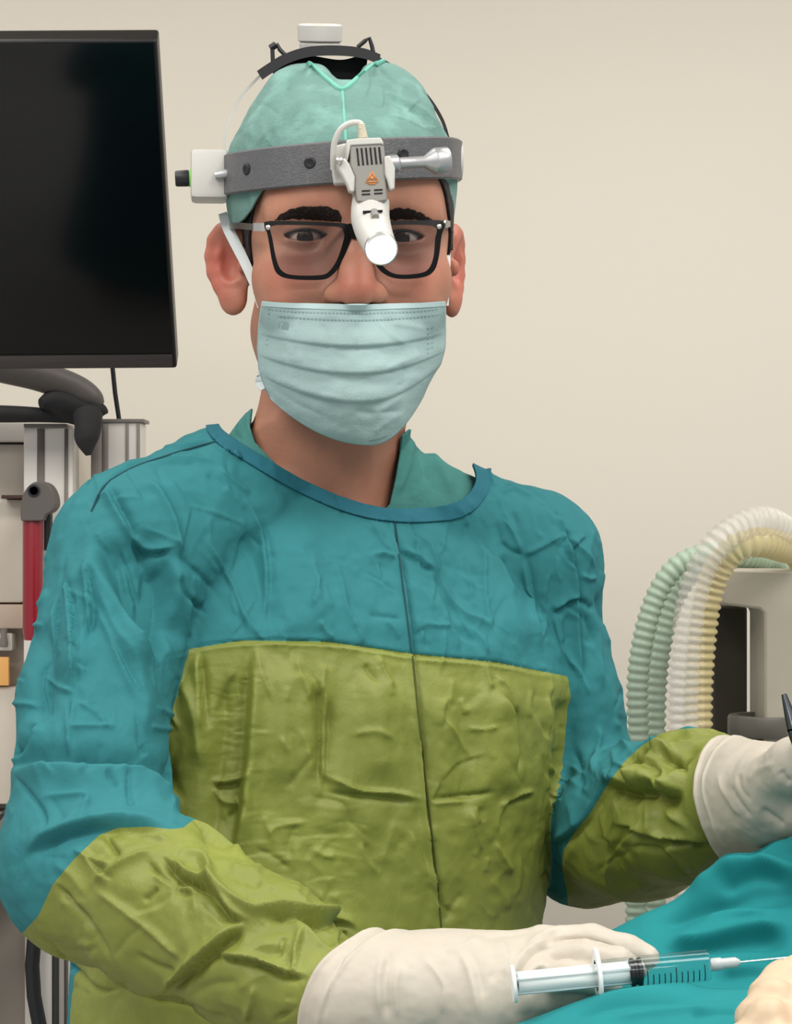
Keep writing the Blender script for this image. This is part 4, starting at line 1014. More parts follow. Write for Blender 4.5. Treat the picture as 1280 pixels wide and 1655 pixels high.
R_out = crop(*k2, [(1132, 222), (1120, 285), (1106, 390), (1084, 450), (1036, 478), (938, 486), (872, 472), (824, 432), (778, 345), (762, 285), (766, 240), (850, 222), (1010, 216)])
def ring_on(name, pin, pout, f, t, m, parent, n=72):
    a, b = smooth_line(pin, 10, True), smooth_line(pout, 10, True); c = a.mean(0)
    def pol(P):
        an = np.arctan2(P[:, 1] - c[1], P[:, 0] - c[0]); r = np.hypot(*(P - c).T); o = np.argsort(an); an, r = an[o], r[o]
        q = np.linspace(-np.pi, np.pi, n, endpoint=False); rr = np.interp(q, an, r, period=2 * np.pi); return c + np.stack([np.cos(q), np.sin(q)], -1) * rr[:, None]
    a, b = pol(a), pol(b); V = []; F = []
    for P, g in ((a, f), (b, f - 0.0006), (b, f - t), (a, f - t)): V += list(on_plane_f(P[:, 0], P[:, 1], np.full(n, g)))
    for q in range(4):
        for i in range(n): F.append((q * n + i, q * n + (i + 1) % n, ((q + 1) % 4) * n + (i + 1) % n, ((q + 1) % 4) * n + i))
    MB().add(V, F).build(name, m, parent)
    poly = on_plane_f(a[:, 0], a[:, 1], np.full(n, f - 0.0022)); pb = on_plane_f(a[:, 0], a[:, 1], np.full(n, f - 0.0034))
    mb = MB(); mb.add(list(poly) + list(pb), [tuple(range(n)), tuple(range(2 * n - 1, n - 1, -1))] + [(i, n + i, n + (i + 1) % n, (i + 1) % n) for i in range(n)], False)
    mb.build('lens', M_lens, parent)
ring_on('rim', L_in, L_out, 0.1075, 0.0042, M_black, glasses)
ring_on('rim', R_in, R_out, 0.1075, 0.0042, M_black, glasses)
MB().prism([((x - 577) / 2300, (385 - y) / 2300) for x, y in crop(*k2, [(690, 234), (730, 236), (768, 238), (770, 285), (742, 304), (712, 304), (696, 290)])], Vector(GO) + HFW * 0.0026, HRT, HUP, -0.0045).build('bridge', M_black, glasses)
for x, y in crop(*k2, [(322, 250), (1108, 246)]): MB().lathe([(0.0017, 0), (0.0017, 0.0012), (0.0010, 0.0016)], onf(x, y, 0.1070), HFW, 14).build('rivet', M_silver, glasses)
for side, pts in (('l', [(426, 367, 0.1045), (412, 367, 0.100), (398, 366, 0.085), (386, 365, 0.060), (377, 365, 0.030), (372, 366, 0.0), (372, 372, -0.01)]), ('r', [(717, 362, 0.1045), (722, 362, 0.098), (724, 362, 0.08), (726, 362, 0.050), (726, 362, 0.02), (726, 363, 0.0)])):
    P = [onf(*p) for p in pts]
    def bar(A, h, t):
        mb = MB(); V = []; F = []
        for p in A: V += [p + HUP * h + HRT * t, p - HUP * h + HRT * t, p - HUP * h - HRT * t, p + HUP * h - HRT * t]
        for i in range(len(A) - 1):
            for j in range(4): F.append((4 * i + j, 4 * i + (j + 1) % 4, 4 * i + 4 + (j + 1) % 4, 4 * i + 4 + j))
        F += [(3, 2, 1, 0), tuple(range(4 * len(A) - 4, 4 * len(A)))]; return mb.add(V, F, False)
    bar(P[:2], 0.0028, 0.0012).build('hinge', M_silver, glasses)
    bar(P[1:], 0.0022, 0.0010).build('temple', M_templ, glasses)

# ------------------------------------------------------------------ headlamp
M_band = mat('grey_leather', srgb(92, 92, 94), 0.42, spec=0.5, var=0.08, scale=200, bump=0.35, bscale=700)
M_grey = mat('light_grey_plastic', srgb(196, 194, 188), 0.4)
M_mid = mat('mid_grey_plastic', srgb(142, 140, 134), 0.45)
M_dark = mat('black_plastic', srgb(26, 27, 29), 0.45)
M_slot = mat('black_slot', srgb(18, 18, 18), 0.7)
M_alu = mat('satin_aluminium', srgb(178, 178, 180), 0.35, metal=0.7)
M_led = mat('lit_lens', (1, 1, 1, 1), 0.2, emit=(0.93, 0.98, 1.0, 1), estr=6.0)
M_greenring = mat('green_ring', srgb(110, 220, 40), 0.5)
M_orange = mat('orange_print', srgb(205, 130, 70), 0.6)
lamp = thing('headlamp', 'grey surgical headlamp with lit lens on a leather headband over the green cap', 'headlamp', Vector(HF.w((0, 0, 0.055))))
def bz_(x, f): return 0.0605 + 0.075 * x - 0.10 * f
BR_ = []
for a in np.linspace(0, 2 * math.pi, 120, endpoint=False):     # let the band follow the cap
    x, f = -0.0035 + 0.0855 * math.sin(a), -0.006 + 0.1115 * math.cos(a); c_ = Vector(HF.w((-0.0035, -0.006, 0))); ex = 0.0
    for dz in (-0.013, 0.0, 0.013):
        p_ = Vector(HF.w((x, f, bz_(x, f) + dz))); cc = Vector((c_.x, c_.y, p_.z)); dd = (p_ - cc); r_ = bvh_cap.ray_cast(cc + dd * 1.5, -dd.normalized())
        if r_[0] is not None: ex = max(ex, (r_[0] - cc).length - dd.length + 0.0022)
    BR_.append(ex)
BR_ = np.array(BR_)
for _ in range(8): BR_ = np.maximum(BR_, (np.roll(BR_, 1) + np.roll(BR_, -1)) / 2)
def bpt(a, dz, out=0.0):
    out = out + float(np.interp(a % (2 * math.pi), np.linspace(0, 2 * math.pi, 121), np.append(BR_, BR_[0])))
    x, f = -0.0035 + (0.0855 + out) * math.sin(a), -0.006 + (0.1115 + out) * math.cos(a); return Vector(HF.w((x, f, bz_(x, f) + dz)))
n = 120; V = []; F = []
for i in range(n):
    a = 2 * math.pi * i / n
    for dz, out in ((0.0150, 0.0008), (0.0138, 0.0024), (-0.0138, 0.0024), (-0.0152, 0.0008), (-0.0140, -0.0008), (0.0140, -0.0008)): V.append(bpt(a, dz, out))
for i in range(n):
    for j in range(6): F.append((i * 6 + j, i * 6 + (j + 1) % 6, ((i + 1) % n) * 6 + (j + 1) % 6, ((i + 1) % n) * 6 + j))
MB().add(V, F).build('headband', M_band, lamp)
def ang_at(px):
    return min(np.linspace(-1.4, 1.4, 281), key=lambda a: abs(proj(np.array([bpt(a, 0)]))[0, 0] - px))
for px_ in (404, 503, 648):
    a = ang_at(px_); p = bpt(a, 0.001 if px_ < 600 else 0.003, 0.0022); nrm = (bpt(a, 0, 0.01) - bpt(a, 0, 0)).normalized()
    MB().lathe([(0.0043, 0), (0.0043, 0.0009), (0.003, 0.0016), (0.0012, 0.0012)], p, nrm, 18).build('stud', M_dark, lamp)
# control box with knob on the near side
def boxf(name, px0, py0, px1, py1, f0, f1, m, parent, bev=0.002):
    fm = f1; c = (onf((px0 + px1) / 2, (py0 + py1) / 2, (f0 + f1) / 2)); s1 = onf(px1, py0, fm) - onf(px0, py1, fm)
    R = Matrix((HRT, HFW, HUP)).transposed()
    return MB().box(c, (abs(s1.dot(HRT)), abs(f1 - f0), abs(s1.dot(HUP))), R, bev).build(name, m, parent)
bxo = boxf('control_box', 308, 246, 369, 325, -0.010, 0.026, M_grey, lamp, 0.004)
boxf('box_plate', 362, 254, 374, 316, -0.006, 0.022, M_grey, lamp, 0.002)
MB().tube([onf(348, 284, 0.029), onf(366, 281, 0.030), onf(372, 280, 0.030)], [0.0030, 0.0036, 0.0030], 14).build('pivot_pin', M_alu, lamp)
p0, p1, p2 = onf(313, 288, 0.008), onf(306, 288, 0.008), onf(283, 289, 0.008); axk = (p2 - p1).normalized()
MB().lathe([(0.0064, 0), (0.0066, (p1 - p0).length)], p0, p1 - p0, 24).build('indicator_ring', M_greenring, lamp)
Lk = (p2 - p1).length
MB().lathe([(0.0058, 0), (0.0061, Lk * 0.15), (0.0058, Lk * 0.9), (0.0050, Lk)], p1, p2 - p1, 20).build('dimmer_knob', M_dark, lamp)
# far end disc
p = onf(733, 261, 0.012)
MB().lathe([(0.0145, 0), (0.015, 0.003), (0.0125, 0.0062), (0.006, 0.007)], p, HRT, 28).build('end_disc', M_grey, lamp)
# strap over the crown: grey strip, padded middle, dark strip
def arch(name, pts, f0, f1, t, m, parent):
    L = smooth_line(pts, 6); V = []; F = []; c = Vector(HF.w((0, 0, 0.02)))
    for x, y in L:
        for f, dt in ((f1, 0), (f0, 0), (f0, t), (f1, t)):
            q = onf(x, y, f); r = (q - c); r = (r - HFW * r.dot(HFW)).normalized(); V.append(q + r * dt)
    k = len(L)
    for i in range(k - 1):
        for j in range(4): F.append((4 * i + j, 4 * i + (j + 1) % 4, 4 * i + 4 + (j + 1) % 4, 4 * i + 4 + j))
    F += [(3, 2, 1, 0), (4 * k - 4, 4 * k - 3, 4 * k - 2, 4 * k - 1)]
    return MB().add(V, F).build(name, m, parent)
arch('side_strap', [(364, 246), (367, 215), (378, 182), (396, 152), (424, 122)], -0.012, 0.004, 0.0022, M_grey, lamp)
arch('side_strap', [(722, 226), (712, 195), (690, 160), (655, 124), (612, 98)], -0.012, 0.004, 0.0028, M_dark, lamp)
pad = arch('crown_pad', [(424, 129), (440, 118), (465, 103), (500, 92), (545, 90), (585, 94), (612, 104)], -0.030, 0.026, 0.0075, M_dark, lamp)
arch('pad_cushion', [(452, 140), (476, 132), (508, 130), (550, 138), (575, 132), (590, 126)], -0.030, 0.004, 0.0190, M_slot, lamp)
kc = onf(517, 76, -0.004); up = (HUP + HFW * 0.22).normalized()
MB().lathe([(0.0150, -0.002), (0.0155, 0.002), (0.0148, 0.003)], kc, up, 32).build('knob_collar', M_grey, lamp)
mb = MB(); prof = [(0.0142, 0.003), (0.0165, 0.0045), (0.0168, 0.0155), (0.0155, 0.0168), (0.010, 0.0172)]; mb.lathe(prof, kc, up, 36); mb.build('crown_knob', M_grey, lamp)
MB().tube([onf(441, 100, 0.01), onf(440, 75, 0.01), onf(448, 72, 0.01), onf(452, 80, 0.01), onf(464, 92, 0.01)], 0.0016, 8).build('wire_clip', M_dark, lamp)
MB().tube([onf(437, 78, 0.010), onf(446, 72, 0.010)], 0.0026, 8).build('clip_tip', M_dark, lamp)
MB().tube([onf(578, 76, 0.01), onf(590, 66, 0.01), onf(597, 62, 0.01), onf(601, 74, 0.01), onf(604, 88, 0.01)], 0.0016, 8).build('wire_clip', M_dark, lamp)
# lamp head
k6 = (520, 180, 0.1875)
def plate(name, pts, f, depth, m, parent, bev=0.0012):
    P = crop(*k6, pts); A = [onf(x, y, f) for x, y in P]; B_ = [p - HFW * depth for p in A]; q = len(P)
    return MB().add(A + B_, [tuple(range(q)), tuple(range(2 * q - 1, q - 1, -1))] + [(i, q + i, q + (i + 1) % q, (i + 1) % q) for i in range(q)], False).build(name, m, parent, bev)
plate('base_plate', [(92, 300), (215, 270), (235, 620), (110, 625), (95, 520)], 0.121, 0.012, M_grey, lamp)
hs_ = plate('lamp_housing', [(240, 285), (515, 272), (538, 300), (548, 420), (556, 600), (566, 768), (480, 785), (400, 792), (300, 778), (278, 640), (284, 560), (246, 470)], 0.146, 0.030, M_mid, lamp)
plate('housing_cap', [(214, 245), (335, 230), (508, 226), (530, 262), (534, 292), (515, 280), (250, 292), (225, 420), (214, 300)], 0.147, 0.031, M_grey, lamp)
for i in range(6):
    x0 = 296 + i * 38; c0 = 12 - 3 * i
    plate('vent_slot', [(x0, 318 - i * 2), (x0 + 16, 317 - i * 2), (x0 + 26 - c0 * 0.2, 400), (x0 + 32, 466 - i * 3), (x0 + 16, 467 - i * 3), (x0 + 10, 400)], 0.1464, 0.0012, M_slot, hs_, 0)
for x0, y0 in ((345, 676), (345, 706), (452, 668), (452, 698)):
    plate('vent_slot', [(x0, y0 + 4), (x0 + 72, y0), (x0 + 72, y0 + 12), (x0, y0 + 16)], 0.1464, 0.0012, M_slot, hs_, 0)
lg = MB()
def flat(mb, pts, f=0.1464):
    P = crop(*k6, pts); A = [onf(x, y, f) for x, y in P]; q = len(P); B_ = [p - HFW * 0.0008 for p in A]
    mb.add(A + B_, [tuple(range(q)), tuple(range(2 * q - 1, q - 1, -1))] + [(i, q + i, q + (i + 1) % q, (i + 1) % q) for i in range(q)], False)
flat(lg, [(428, 520), (440, 530), (402, 600), (384, 600)]); flat(lg, [(428, 520), (440, 518), (486, 598), (468, 600)]); flat(lg, [(372, 602), (492, 598), (486, 612), (380, 616)])
flat(lg, [(396, 622), (470, 618), (462, 630), (404, 632)]); flat(lg, [(424, 560), (444, 560), (452, 590), (416, 590)])
lg.build('emblem', M_orange, hs_)
plate('yoke_arm', [(150, 410), (205, 402), (240, 455), (286, 560), (282, 694), (238, 694), (222, 640), (180, 560), (146, 490)], 0.148, 0.010, M_grey, lamp)
plate('yoke_arm', [(538, 384), (590, 378), (606, 420), (632, 486), (630, 668), (588, 682), (566, 600), (545, 540)], 0.148, 0.010, M_grey, lamp)
for x, y in ((152, 428),): MB().lathe([(0.0026, 0), (0.0026, 0.002), (0.0012, 0.003)], onf(*crop(*k6, [(x, y)])[0], 0.148), HFW, 14).build('yoke_screw', M_silver, lamp)
# barrel bending towards the face
bp_ = [(424, 770, 0.132, 0.0128), (418, 850, 0.134, 0.0132), (420, 930, 0.139, 0.0132), (446, 1030, 0.147, 0.0126), (482, 1120, 0.158, 0.0116), (510, 1180, 0.168, 0.0110)]
P3 = smooth_line([list(onf(*crop(*k6, [(x, y)])[0], f)) + [r] for x, y, f, r in bp_], 6)
barrel = MB().tube(P3[:, :3], list(P3[:, 3]), 28).build('lamp_barrel', M_grey, lamp)
ed = Vector(P3[-1, :3]); axl = (CAMP - ed).normalized() * 0.75 + (ed - Vector(P3[-6, :3])).normalized() * 0.25; axl.normalize()
MB().lathe([(0.0112, -0.006), (0.0113, 0.003), (0.0104, 0.0034), (0.0096, 0.002)], ed, axl, 32, caps=False).build('lens_ring', M_silver, lamp)
MB().lathe([(0.0097, 0.0), (0.0097, 0.0018), (0.007, 0.0035), (0.0035, 0.0044), (0.0004, 0.0047)], ed, axl, 32).build('lamp_lens', M_led, lamp)
plate('switch_slot', [(356, 856), (524, 848), (526, 864), (356, 880)], 0.1535, 0.003, M_slot, barrel, 0)
MB().tube([onf(*crop(*k6, [(450, 870)])[0], 0.151), onf(*crop(*k6, [(462, 915)])[0], 0.158)], [0.0030, 0.0026], 12).build('switch', M_mid, barrel)
MB().tube([onf(*crop(*k6, [(436, 790)])[0], 0.1452), onf(*crop(*k6, [(440, 850)])[0], 0.1472)], 0.0003, 6).build('barrel_joint', M_mid, barrel)
# focus handle
h0, h1, h2, h3 = (onf(*crop(*k6, [q])[0], f) for q, f in (((600, 452), 0.132), ((885, 436), 0.128), ((960, 428), 0.126), ((1092, 424), 0.124)))
ax_ = (h3 - h0).normalized(); d1, d2, d3 = ((q - h0).length for q in (h1, h2, h3))
MB().lathe([(0.0060, -0.002), (0.0060, 0.004), (0.0040, 0.006), (0.0040, d1), (0.0088, d2), (0.0094, d2 + 0.002), (0.0094, d3 - 0.001), (0.0086, d3)], h0, ax_, 28).build('focus_handle', M_alu, lamp)
cb = smooth_line([list(onf(*crop(*k6, [(x, y)])[0], f)) for x, y, f in [(100, 500, 0.124), (98, 390, 0.128), (110, 270, 0.131), (160, 160, 0.134), (240, 105, 0.136), (320, 98, 0.137), (345, 125, 0.137)]], 8)
MB().tube(cb, 0.0021, 12).build('lamp_cable', M_grey, lamp)
M_relief = mat('cream_strain_relief', srgb(206, 198, 178), 0.5)
r0, r1 = onf(*crop(*k6, [(338, 108)])[0], 0.137), onf(*crop(*k6, [(356, 232)])[0], 0.137); Lr = (r1 - r0).length
MB().lathe([(0.0024 + 0.0007 * (i / 16) + (0.0005 if i % 2 else 0), Lr * i / 16) for i in range(17)], r0, r1 - r0, 18).build('strain_relief', M_relief, lamp)
# ------------------------------------------------------------------ gloves
def V3(px, py, Y): return np.array(at(px, py, Y))
def glove(name, fld, plane_o, plane_n, strk, parent, seed, m=None, bead=True):
    V, Q = fld.mesh(4); V, Q = subdivide(V, Q); V = relax(V, Q, 2)
    N = normals(V, Q); P = proj(V); n = np.array(plane_n, float); n /= np.linalg.norm(n)
    s = (V - np.array(plane_o)) @ n
    fr = (N * (V - np.array(CAMP))).sum(1) < 0.05
    h = strokes(P, strk, fr) + 0.0007 * fbm(V, 55, seed, 3)
    if bead: h = h + 0.0016 * np.exp(-((s - 0.0018) / 0.0018) ** 2) + 0.0012 * np.exp(-((s - 0.012 - 0.004 * vnoise(V, 25, seed)) / 0.0016) ** 2) + 0.0016 * vnoise(V * np.array([1, 1, 1]), 30, seed + 3) * np.exp(-s / 0.05)
    V = V + N * h[:, None]
    v, t = clip(V, Q, s)
    o = np_child(name, v, t, m or M_glove, parent); solid(o, 0.0009, -1.0)
    return o
h = 0.0021
# the near hand resting on the drape beside the syringe
W = np.array(WR['l']); fa = W - np.array(EL['l']); fa /= np.linalg.norm(fa)
HG = Field(axis_steps((-0.12, 0.17, h)), axis_steps((1.22, 1.44, h)), axis_steps((1.04, 1.20, h)))
c0 = V3(560, 1614, 1.345)
HG.chain([c0 - fa * 0.03, c0, V3(640, 1614, 1.335), V3(740, 1606, 1.335)], [0.0360, 0.0350, 0.0305, 0.0285], 0.02)
MC = {'index': V3(872, 1545, 1.365), 'middle': V3(876, 1530, 1.345), 'ring': V3(872, 1552, 1.328), 'little': V3(852, 1582, 1.312)}
for k, r0, r1 in (('index', 0.022, 0.0125), ('middle', 0.024, 0.0125), ('ring', 0.024, 0.0120), ('little', 0.026, 0.0115)):
    HG.cap(V3(715, 1594, 1.338), MC[k], r0, r1, 0.014)
HG.chain([V3(690, 1610, 1.335), V3(790, 1618, 1.318), V3(850, 1610, 1.312)], [0.030, 0.026, 0.014], 0.014)
HG.cap(V3(790, 1622, 1.322), V3(940, 1607, 1.314), 0.016, 0.011, 0.010)
FG = {'middle': [(876, 1527, 1.345), (955, 1523, 1.342), (1015, 1537, 1.338), (1046, 1547, 1.335)],
      'ring': [(872, 1551, 1.328), (945, 1547, 1.320), (1000, 1556, 1.318), (1025, 1566, 1.318)],
      'little': [(852, 1581, 1.312), (915, 1576, 1.303), (965, 1584, 1.302), (988, 1594, 1.304)],
      'index': [(872, 1542, 1.368), (950, 1536, 1.372), (1000, 1552, 1.370), (1030, 1566, 1.366)]}
for k, p in FG.items():
    r = {'middle': 0.0098, 'ring': 0.0095, 'little': 0.0086, 'index': 0.0095}[k]
    HG.chain([V3(*q) for q in p], [r * 1.08, r, r * 0.9, r * 0.72], 0.0035)
HG.chain([V3(690, 1640, 1.36), V3(790, 1670, 1.352), V3(880, 1668, 1.345), V3(930, 1655, 1.342)], [0.022, 0.014, 0.0115, 0.009], 0.012)   # thumb, under the hand
gl_f = C(480, 1380, 0.625, ('r', 6, 2.0, [(560, 330), (570, 280), (610, 240), (660, 222)]), ('v', 5, 1.8, [(575, 345), (585, 300), (620, 255), (680, 235)]), ('r', 5, 1.6, [(590, 360), (600, 310), (650, 280)]),
         ('v', 5, 1.6, [(600, 370), (612, 320), (650, 292)]), ('r', 6, 1.2, [(520, 215), (540, 260), (535, 320)]), ('v', 6, 1.0, [(500, 215), (510, 280), (500, 340)]),
         ('r', 7, 1.6, [(410, 240), (440, 290), (460, 360), (470, 430)]), ('v', 7, 1.4, [(440, 240), (470, 300), (485, 380)]), ('r', 6, 1.4, [(230, 240), (210, 320), (215, 430)]),
         ('v', 6, 1.6, [(250, 245), (228, 330), (235, 430)]), ('r', 5, 1.2, [(270, 270), (255, 350), (262, 430)]), ('v', 4, 1.4, [(130, 245), (95, 330), (70, 430)]), ('r', 6, 1.0, [(320, 260), (380, 340), (370, 420)]),
         ('v', 4, 1.4, [(640, 226), (740, 224), (850, 252)]), ('r', 5, 1.4, [(590, 240), (640, 205), (700, 190)]), ('v', 6, 1.2, [(470, 220), (560, 205), (620, 195)]), ('r', 5, 1.2, [(380, 255), (430, 235), (470, 215)]))
glove('glove', HG, c0, fa * 0.95 + np.array([0.10, 0, -0.05]), gl_f, person, 5)
# the far hand lifted at the right edge
W = np.array(WR['r']); fb = W - np.array(EL['r']); fb /= np.linalg.norm(fb)
HR = Field(axis_steps((0.15, 0.40, h)), axis_steps((1.36, 1.66, h)), axis_steps((1.14, 1.34, h)))
c1 = V3(1180, 1296, 1.575)
HR.chain([c1 - fb * 0.03, c1, V3(1232, 1288, 1.535), V3(1262, 1285, 1.515)], [0.0400, 0.0390, 0.0325, 0.030], 0.02)
KN = [V3(1355, 1245, 1.475), V3(1362, 1272, 1.468), V3(1360, 1300, 1.463), V3(1350, 1326, 1.460)]
for p in KN: HR.cap(V3(1255, 1288, 1.515), p, 0.024, 0.0125, 0.014)
for p, dz in zip(KN, (0, 1, 2, 3)):
    a = p + np.array([0.020, -0.018, -0.012]); b = a + np.array([-0.022, -0.022, -0.012]); c = b + np.array([-0.020, 0.004, 0.004])
    HR.chain([p, a, b, c], [0.0105, 0.0098, 0.009, 0.0078], 0.003)
HR.chain([V3(1235, 1275, 1.50), V3(1285, 1236, 1.465), V3(1325, 1212, 1.445), V3(1352, 1222, 1.435)], [0.020, 0.0165, 0.0115, 0.009], 0.010)
gr_f = C(1120, 1090, 0.1753, ('v', 6, 1.6, [(620, 1230), (720, 1300), (860, 1400)]), ('v', 5, 1.4, [(330, 1000), (380, 1120), (470, 1240), (560, 1330)]), ('r', 5, 1.2, [(240, 900), (260, 1050), (350, 1200), (450, 1330)]),
         ('v', 6, 1.8, [(800, 880), (850, 960), (910, 1010)]), ('r', 6, 1.2, [(500, 1000), (600, 880), (760, 820)]), ('v', 5, 1.0, [(420, 900), (440, 1050), (540, 1180)]))
glove('glove', HR, c1, fb + np.array([0.55, 0.25, 0.0]), gr_f, person, 9)

# ------------------------------------------------------------------ instrument in the far hand
M_steel = mat('dark_steel', srgb(88, 92, 96), 0.22, metal=1.0)
f0, f1, f2 = V3(1267, 1122, 1.445), V3(1283, 1178, 1.44), V3(1318, 1262, 1.44)
forceps = thing('surgical_forceps', 'dark steel surgical instrument pointing up out of the far glove at the right edge', 'instrument', Vector(f2))
MB().tube([f0, f0 * 0.5 + f1 * 0.5, f1], [0.0017, 0.0032, 0.0046], 14).build('shaft', M_steel, forceps)
MB().tube([f1, f1 * 0.55 + f2 * 0.45 + np.array([0, 0, -0.003]), f2], [0.0048, 0.0042, 0.0034], 14).build('handle', M_steel, forceps)
rg = [Vector(f2) + Vector((0.012 * math.cos(a), 0, 0.012 * math.sin(a) - 0.011)) for a in np.linspace(0, 2 * math.pi, 20, endpoint=False)]
MB().tube(rg, 0.002, 8, closed=True).build('finger_ring', M_steel, forceps)

# ------------------------------------------------------------------ drape over the patient
M_drape = mat('teal_drape', srgb(26, 122, 125), 0.8, spec=0.25, var=0.05, scale=10, bump=0.03, bscale=120)
nx, ny = 480, 460
gx = np.linspace(-0.02, 0.66, nx); gy = np.linspace(1.02, 1.56, ny)
X, Y = np.meshgrid(gx, gy)
def sst(a, b, t): t = np.clip((t - a) / (b - a), 0, 1); return t * t * (3 - 2 * t)
Z = 1.118 + 0.0 * X
Z += 0.032 * np.exp(-((Y - 1.245 - 0.02 * np.sin(X * 9)) / 0.050) ** 2) * sst(0.02, 0.13, X)                                   # near fold, in front of hand and syringe
ridge = np.interp(X, [0.05, 0.10, 0.136, 0.18, 0.22, 0.252, 0.30, 0.40, 0.7], [1.095, 1.125, 1.143, 1.1655, 1.194, 1.2085, 1.222, 1.235, 1.235])
wv = np.exp(-((Y - 1.475) / np.interp(X, [0, 0.2, 0.4], [0.035, 0.050, 0.085])) ** 2)
Z = np.maximum(Z, 0) + (ridge - 1.118) * wv * sst(0.04, 0.10, X)
Z += (0.02 * sst(0.18, 0.40, X)) * np.exp(-((Y - 1.38) / 0.06) ** 2)
Z -= 0.9 * np.clip(0.055 - X, 0, 1) ** 1.3 * 2.0
Z -= np.clip(Y - 1.515, 0, 1) * 30
Z -= np.clip(1.19 - Y, 0, 1) ** 1.4 * 9.0
Z = np.maximum(Z, 0.0 + 0.02 * np.sin(X * 60) ** 2 + 0.01)
DV = np.stack([X.ravel(), Y.ravel(), Z.ravel()], -1)
# lower the cloth where it would push into hand, sleeve or cuff
idx = np.arange(nx * ny).reshape(ny, nx)
DQ = np.stack([idx[:-1, :-1].ravel(), idx[:-1, 1:].ravel(), idx[1:, 1:].ravel(), idx[1:, :-1].ravel()], -1)
for fld in (HG, HR):
    ins = (DV[:, 0] > fld.x[0]) & (DV[:, 0] < fld.x[-1]) & (DV[:, 1] > fld.y[0]) & (DV[:, 1] < fld.y[-1])
    ii = np.nonzero(ins)[0]
    iz = np.clip(np.searchsorted(fld.z, DV[ii, 2]), 0, len(fld.z) - 1)
    fx = np.clip(np.searchsorted(fld.x, DV[ii, 0]), 0, len(fld.x) - 1); fy = np.clip(np.searchsorted(fld.y, DV[ii, 1]), 0, len(fld.y) - 1)
    colm = fld.F[fx, fy, :] < 0.0015
    has = colm.any(1); lowz = fld.z[colm.argmax(1)]
    DV[ii[has], 2] = np.minimum(DV[ii[has], 2], lowz[has] - 0.001)
DZ = DV[:, 2].reshape(ny, nx); lim = DZ.copy()
for _ in range(30):
    q = np.pad(DZ, 1, mode='edge'); DZ = np.minimum((q[:-2, 1:-1] + q[2:, 1:-1] + q[1:-1, :-2] + q[1:-1, 2:] + 2 * q[1:-1, 1:-1]) / 6, lim)
DV[:, 2] = DZ.ravel()
DN = normals(DV, DQ); DP = proj(DV)
dr_f = C(860, 1150, 0.328, ('r', 9, 3.0, [(760, 900), (860, 830), (980, 770), (1100, 745), (1280, 765)]), ('v', 10, 3.5, [(900, 870), (1000, 830), (1120, 800), (1280, 830)]),
         ('v', 9, 3.0, [(1060, 760), (1130, 680), (1210, 600), (1280, 560)]), ('r', 8, 2.5, [(1110, 740), (1180, 660), (1280, 610)]), ('v', 10, 3.0, [(560, 1050), (760, 960), (960, 930), (1280, 950)]),
         ('r', 9, 2.4, [(800, 1020), (1000, 980), (1280, 1000)]))
dr_f += C(776, 1131, 0.3937, ('r', 13, 3.5, [(960, 735), (1040, 700), (1150, 680), (1290, 702), (1400, 720)]), ('v', 20, 5.0, [(680, 945), (900, 850), (1100, 790), (1290, 790), (1400, 800)]), ('r', 14, 4.0, [(740, 1050), (900, 960), (1100, 930), (1290, 930)]), ('v', 13, 4.0, [(730, 1065), (900, 1012), (1100, 978), (1290, 990)]), ('v', 12, 3.5, [(940, 1125), (1100, 1098), (1290, 1085)]), ('v', 10, 3.0, [(1060, 680), (1130, 590), (1210, 560), (1290, 570)]))
dr_f += C(720, 1470, 0.4375, ('v', 8, 2.5, [(780, 160), (900, 140), (1100, 130), (1280, 140)]), ('r', 8, 2.0, [(820, 130), (1000, 100), (1280, 60)]), ('v', 7, 2.0, [(860, 110), (1040, 60), (1200, 10)]),
          ('r', 7, 2.0, [(1000, 215), (1140, 205), (1280, 215)]), ('v', 6, 1.8, [(1000, 235), (1120, 228), (1230, 235)]), ('r', 7, 2.0, [(500, 350), (640, 310), (800, 290), (980, 280)]),
          ('v', 7, 2.0, [(420, 400), (600, 350), (760, 330), (940, 330)]), ('r', 7, 1.6, [(600, 400), (800, 370), (1000, 350)]), ('v', 6, 1.5, [(900, 390), (1020, 370), (1100, 380)]))
DV = DV + DN * (1.8 * strokes(DP, dr_f) + 0.0016 * fbm(DV * np.array([0.5, 1.0, 0.5]), 16, 91, 2))[:, None]
DV = relax(DV, DQ, 6)
drape = link('surgical_drape', nmesh('surgical_drape', DV - np.array([0.30, 1.36, 0]), DQ), M_drape, loc=(0.30, 1.36, 0))
solid(drape, 0.0012, -1.0)
tag(drape, 'teal surgical drape covering the patient at the lower right corner', 'drape')

# ------------------------------------------------------------------ syringe
M_clear = glass_mat('clear_plastic', (0.90, 0.94, 0.95, 1))
M_pp = mat('white_translucent_plastic', srgb(228, 232, 230), 0.3, sss=0.3)
M_rub = mat('black_rubber', srgb(14, 15, 18), 0.45)
M_ink = mat('black_ink', srgb(20, 24, 26), 0.6)
s0, s1 = Vector(V3(832, 1590, 1.272)), Vector(V3(1196, 1555, 1.277)); sa = (s1 - s0).normalized()
ppm = FPX / 1.274
def sp(px): return s0 + (s1 - s0) * ((px - 832) / (1196 - 832))
syr = thing('syringe', 'clear plastic syringe with black stopper and needle lying across the gloved fingers', 'syringe', s0)
plx = sa.cross(Vector((0, 1, 0))).normalized(); ply = Vector((0, 1, 0))
MB().lathe([(0.0098, 0), (0.0104, 0.0006), (0.0104, 0.0016), (0.0098, 0.0022)], sp(827), sa, 28).build('thumb_rest', M_pp, syr)
L1 = (sp(1020) - sp(830)).length; pr = MB()
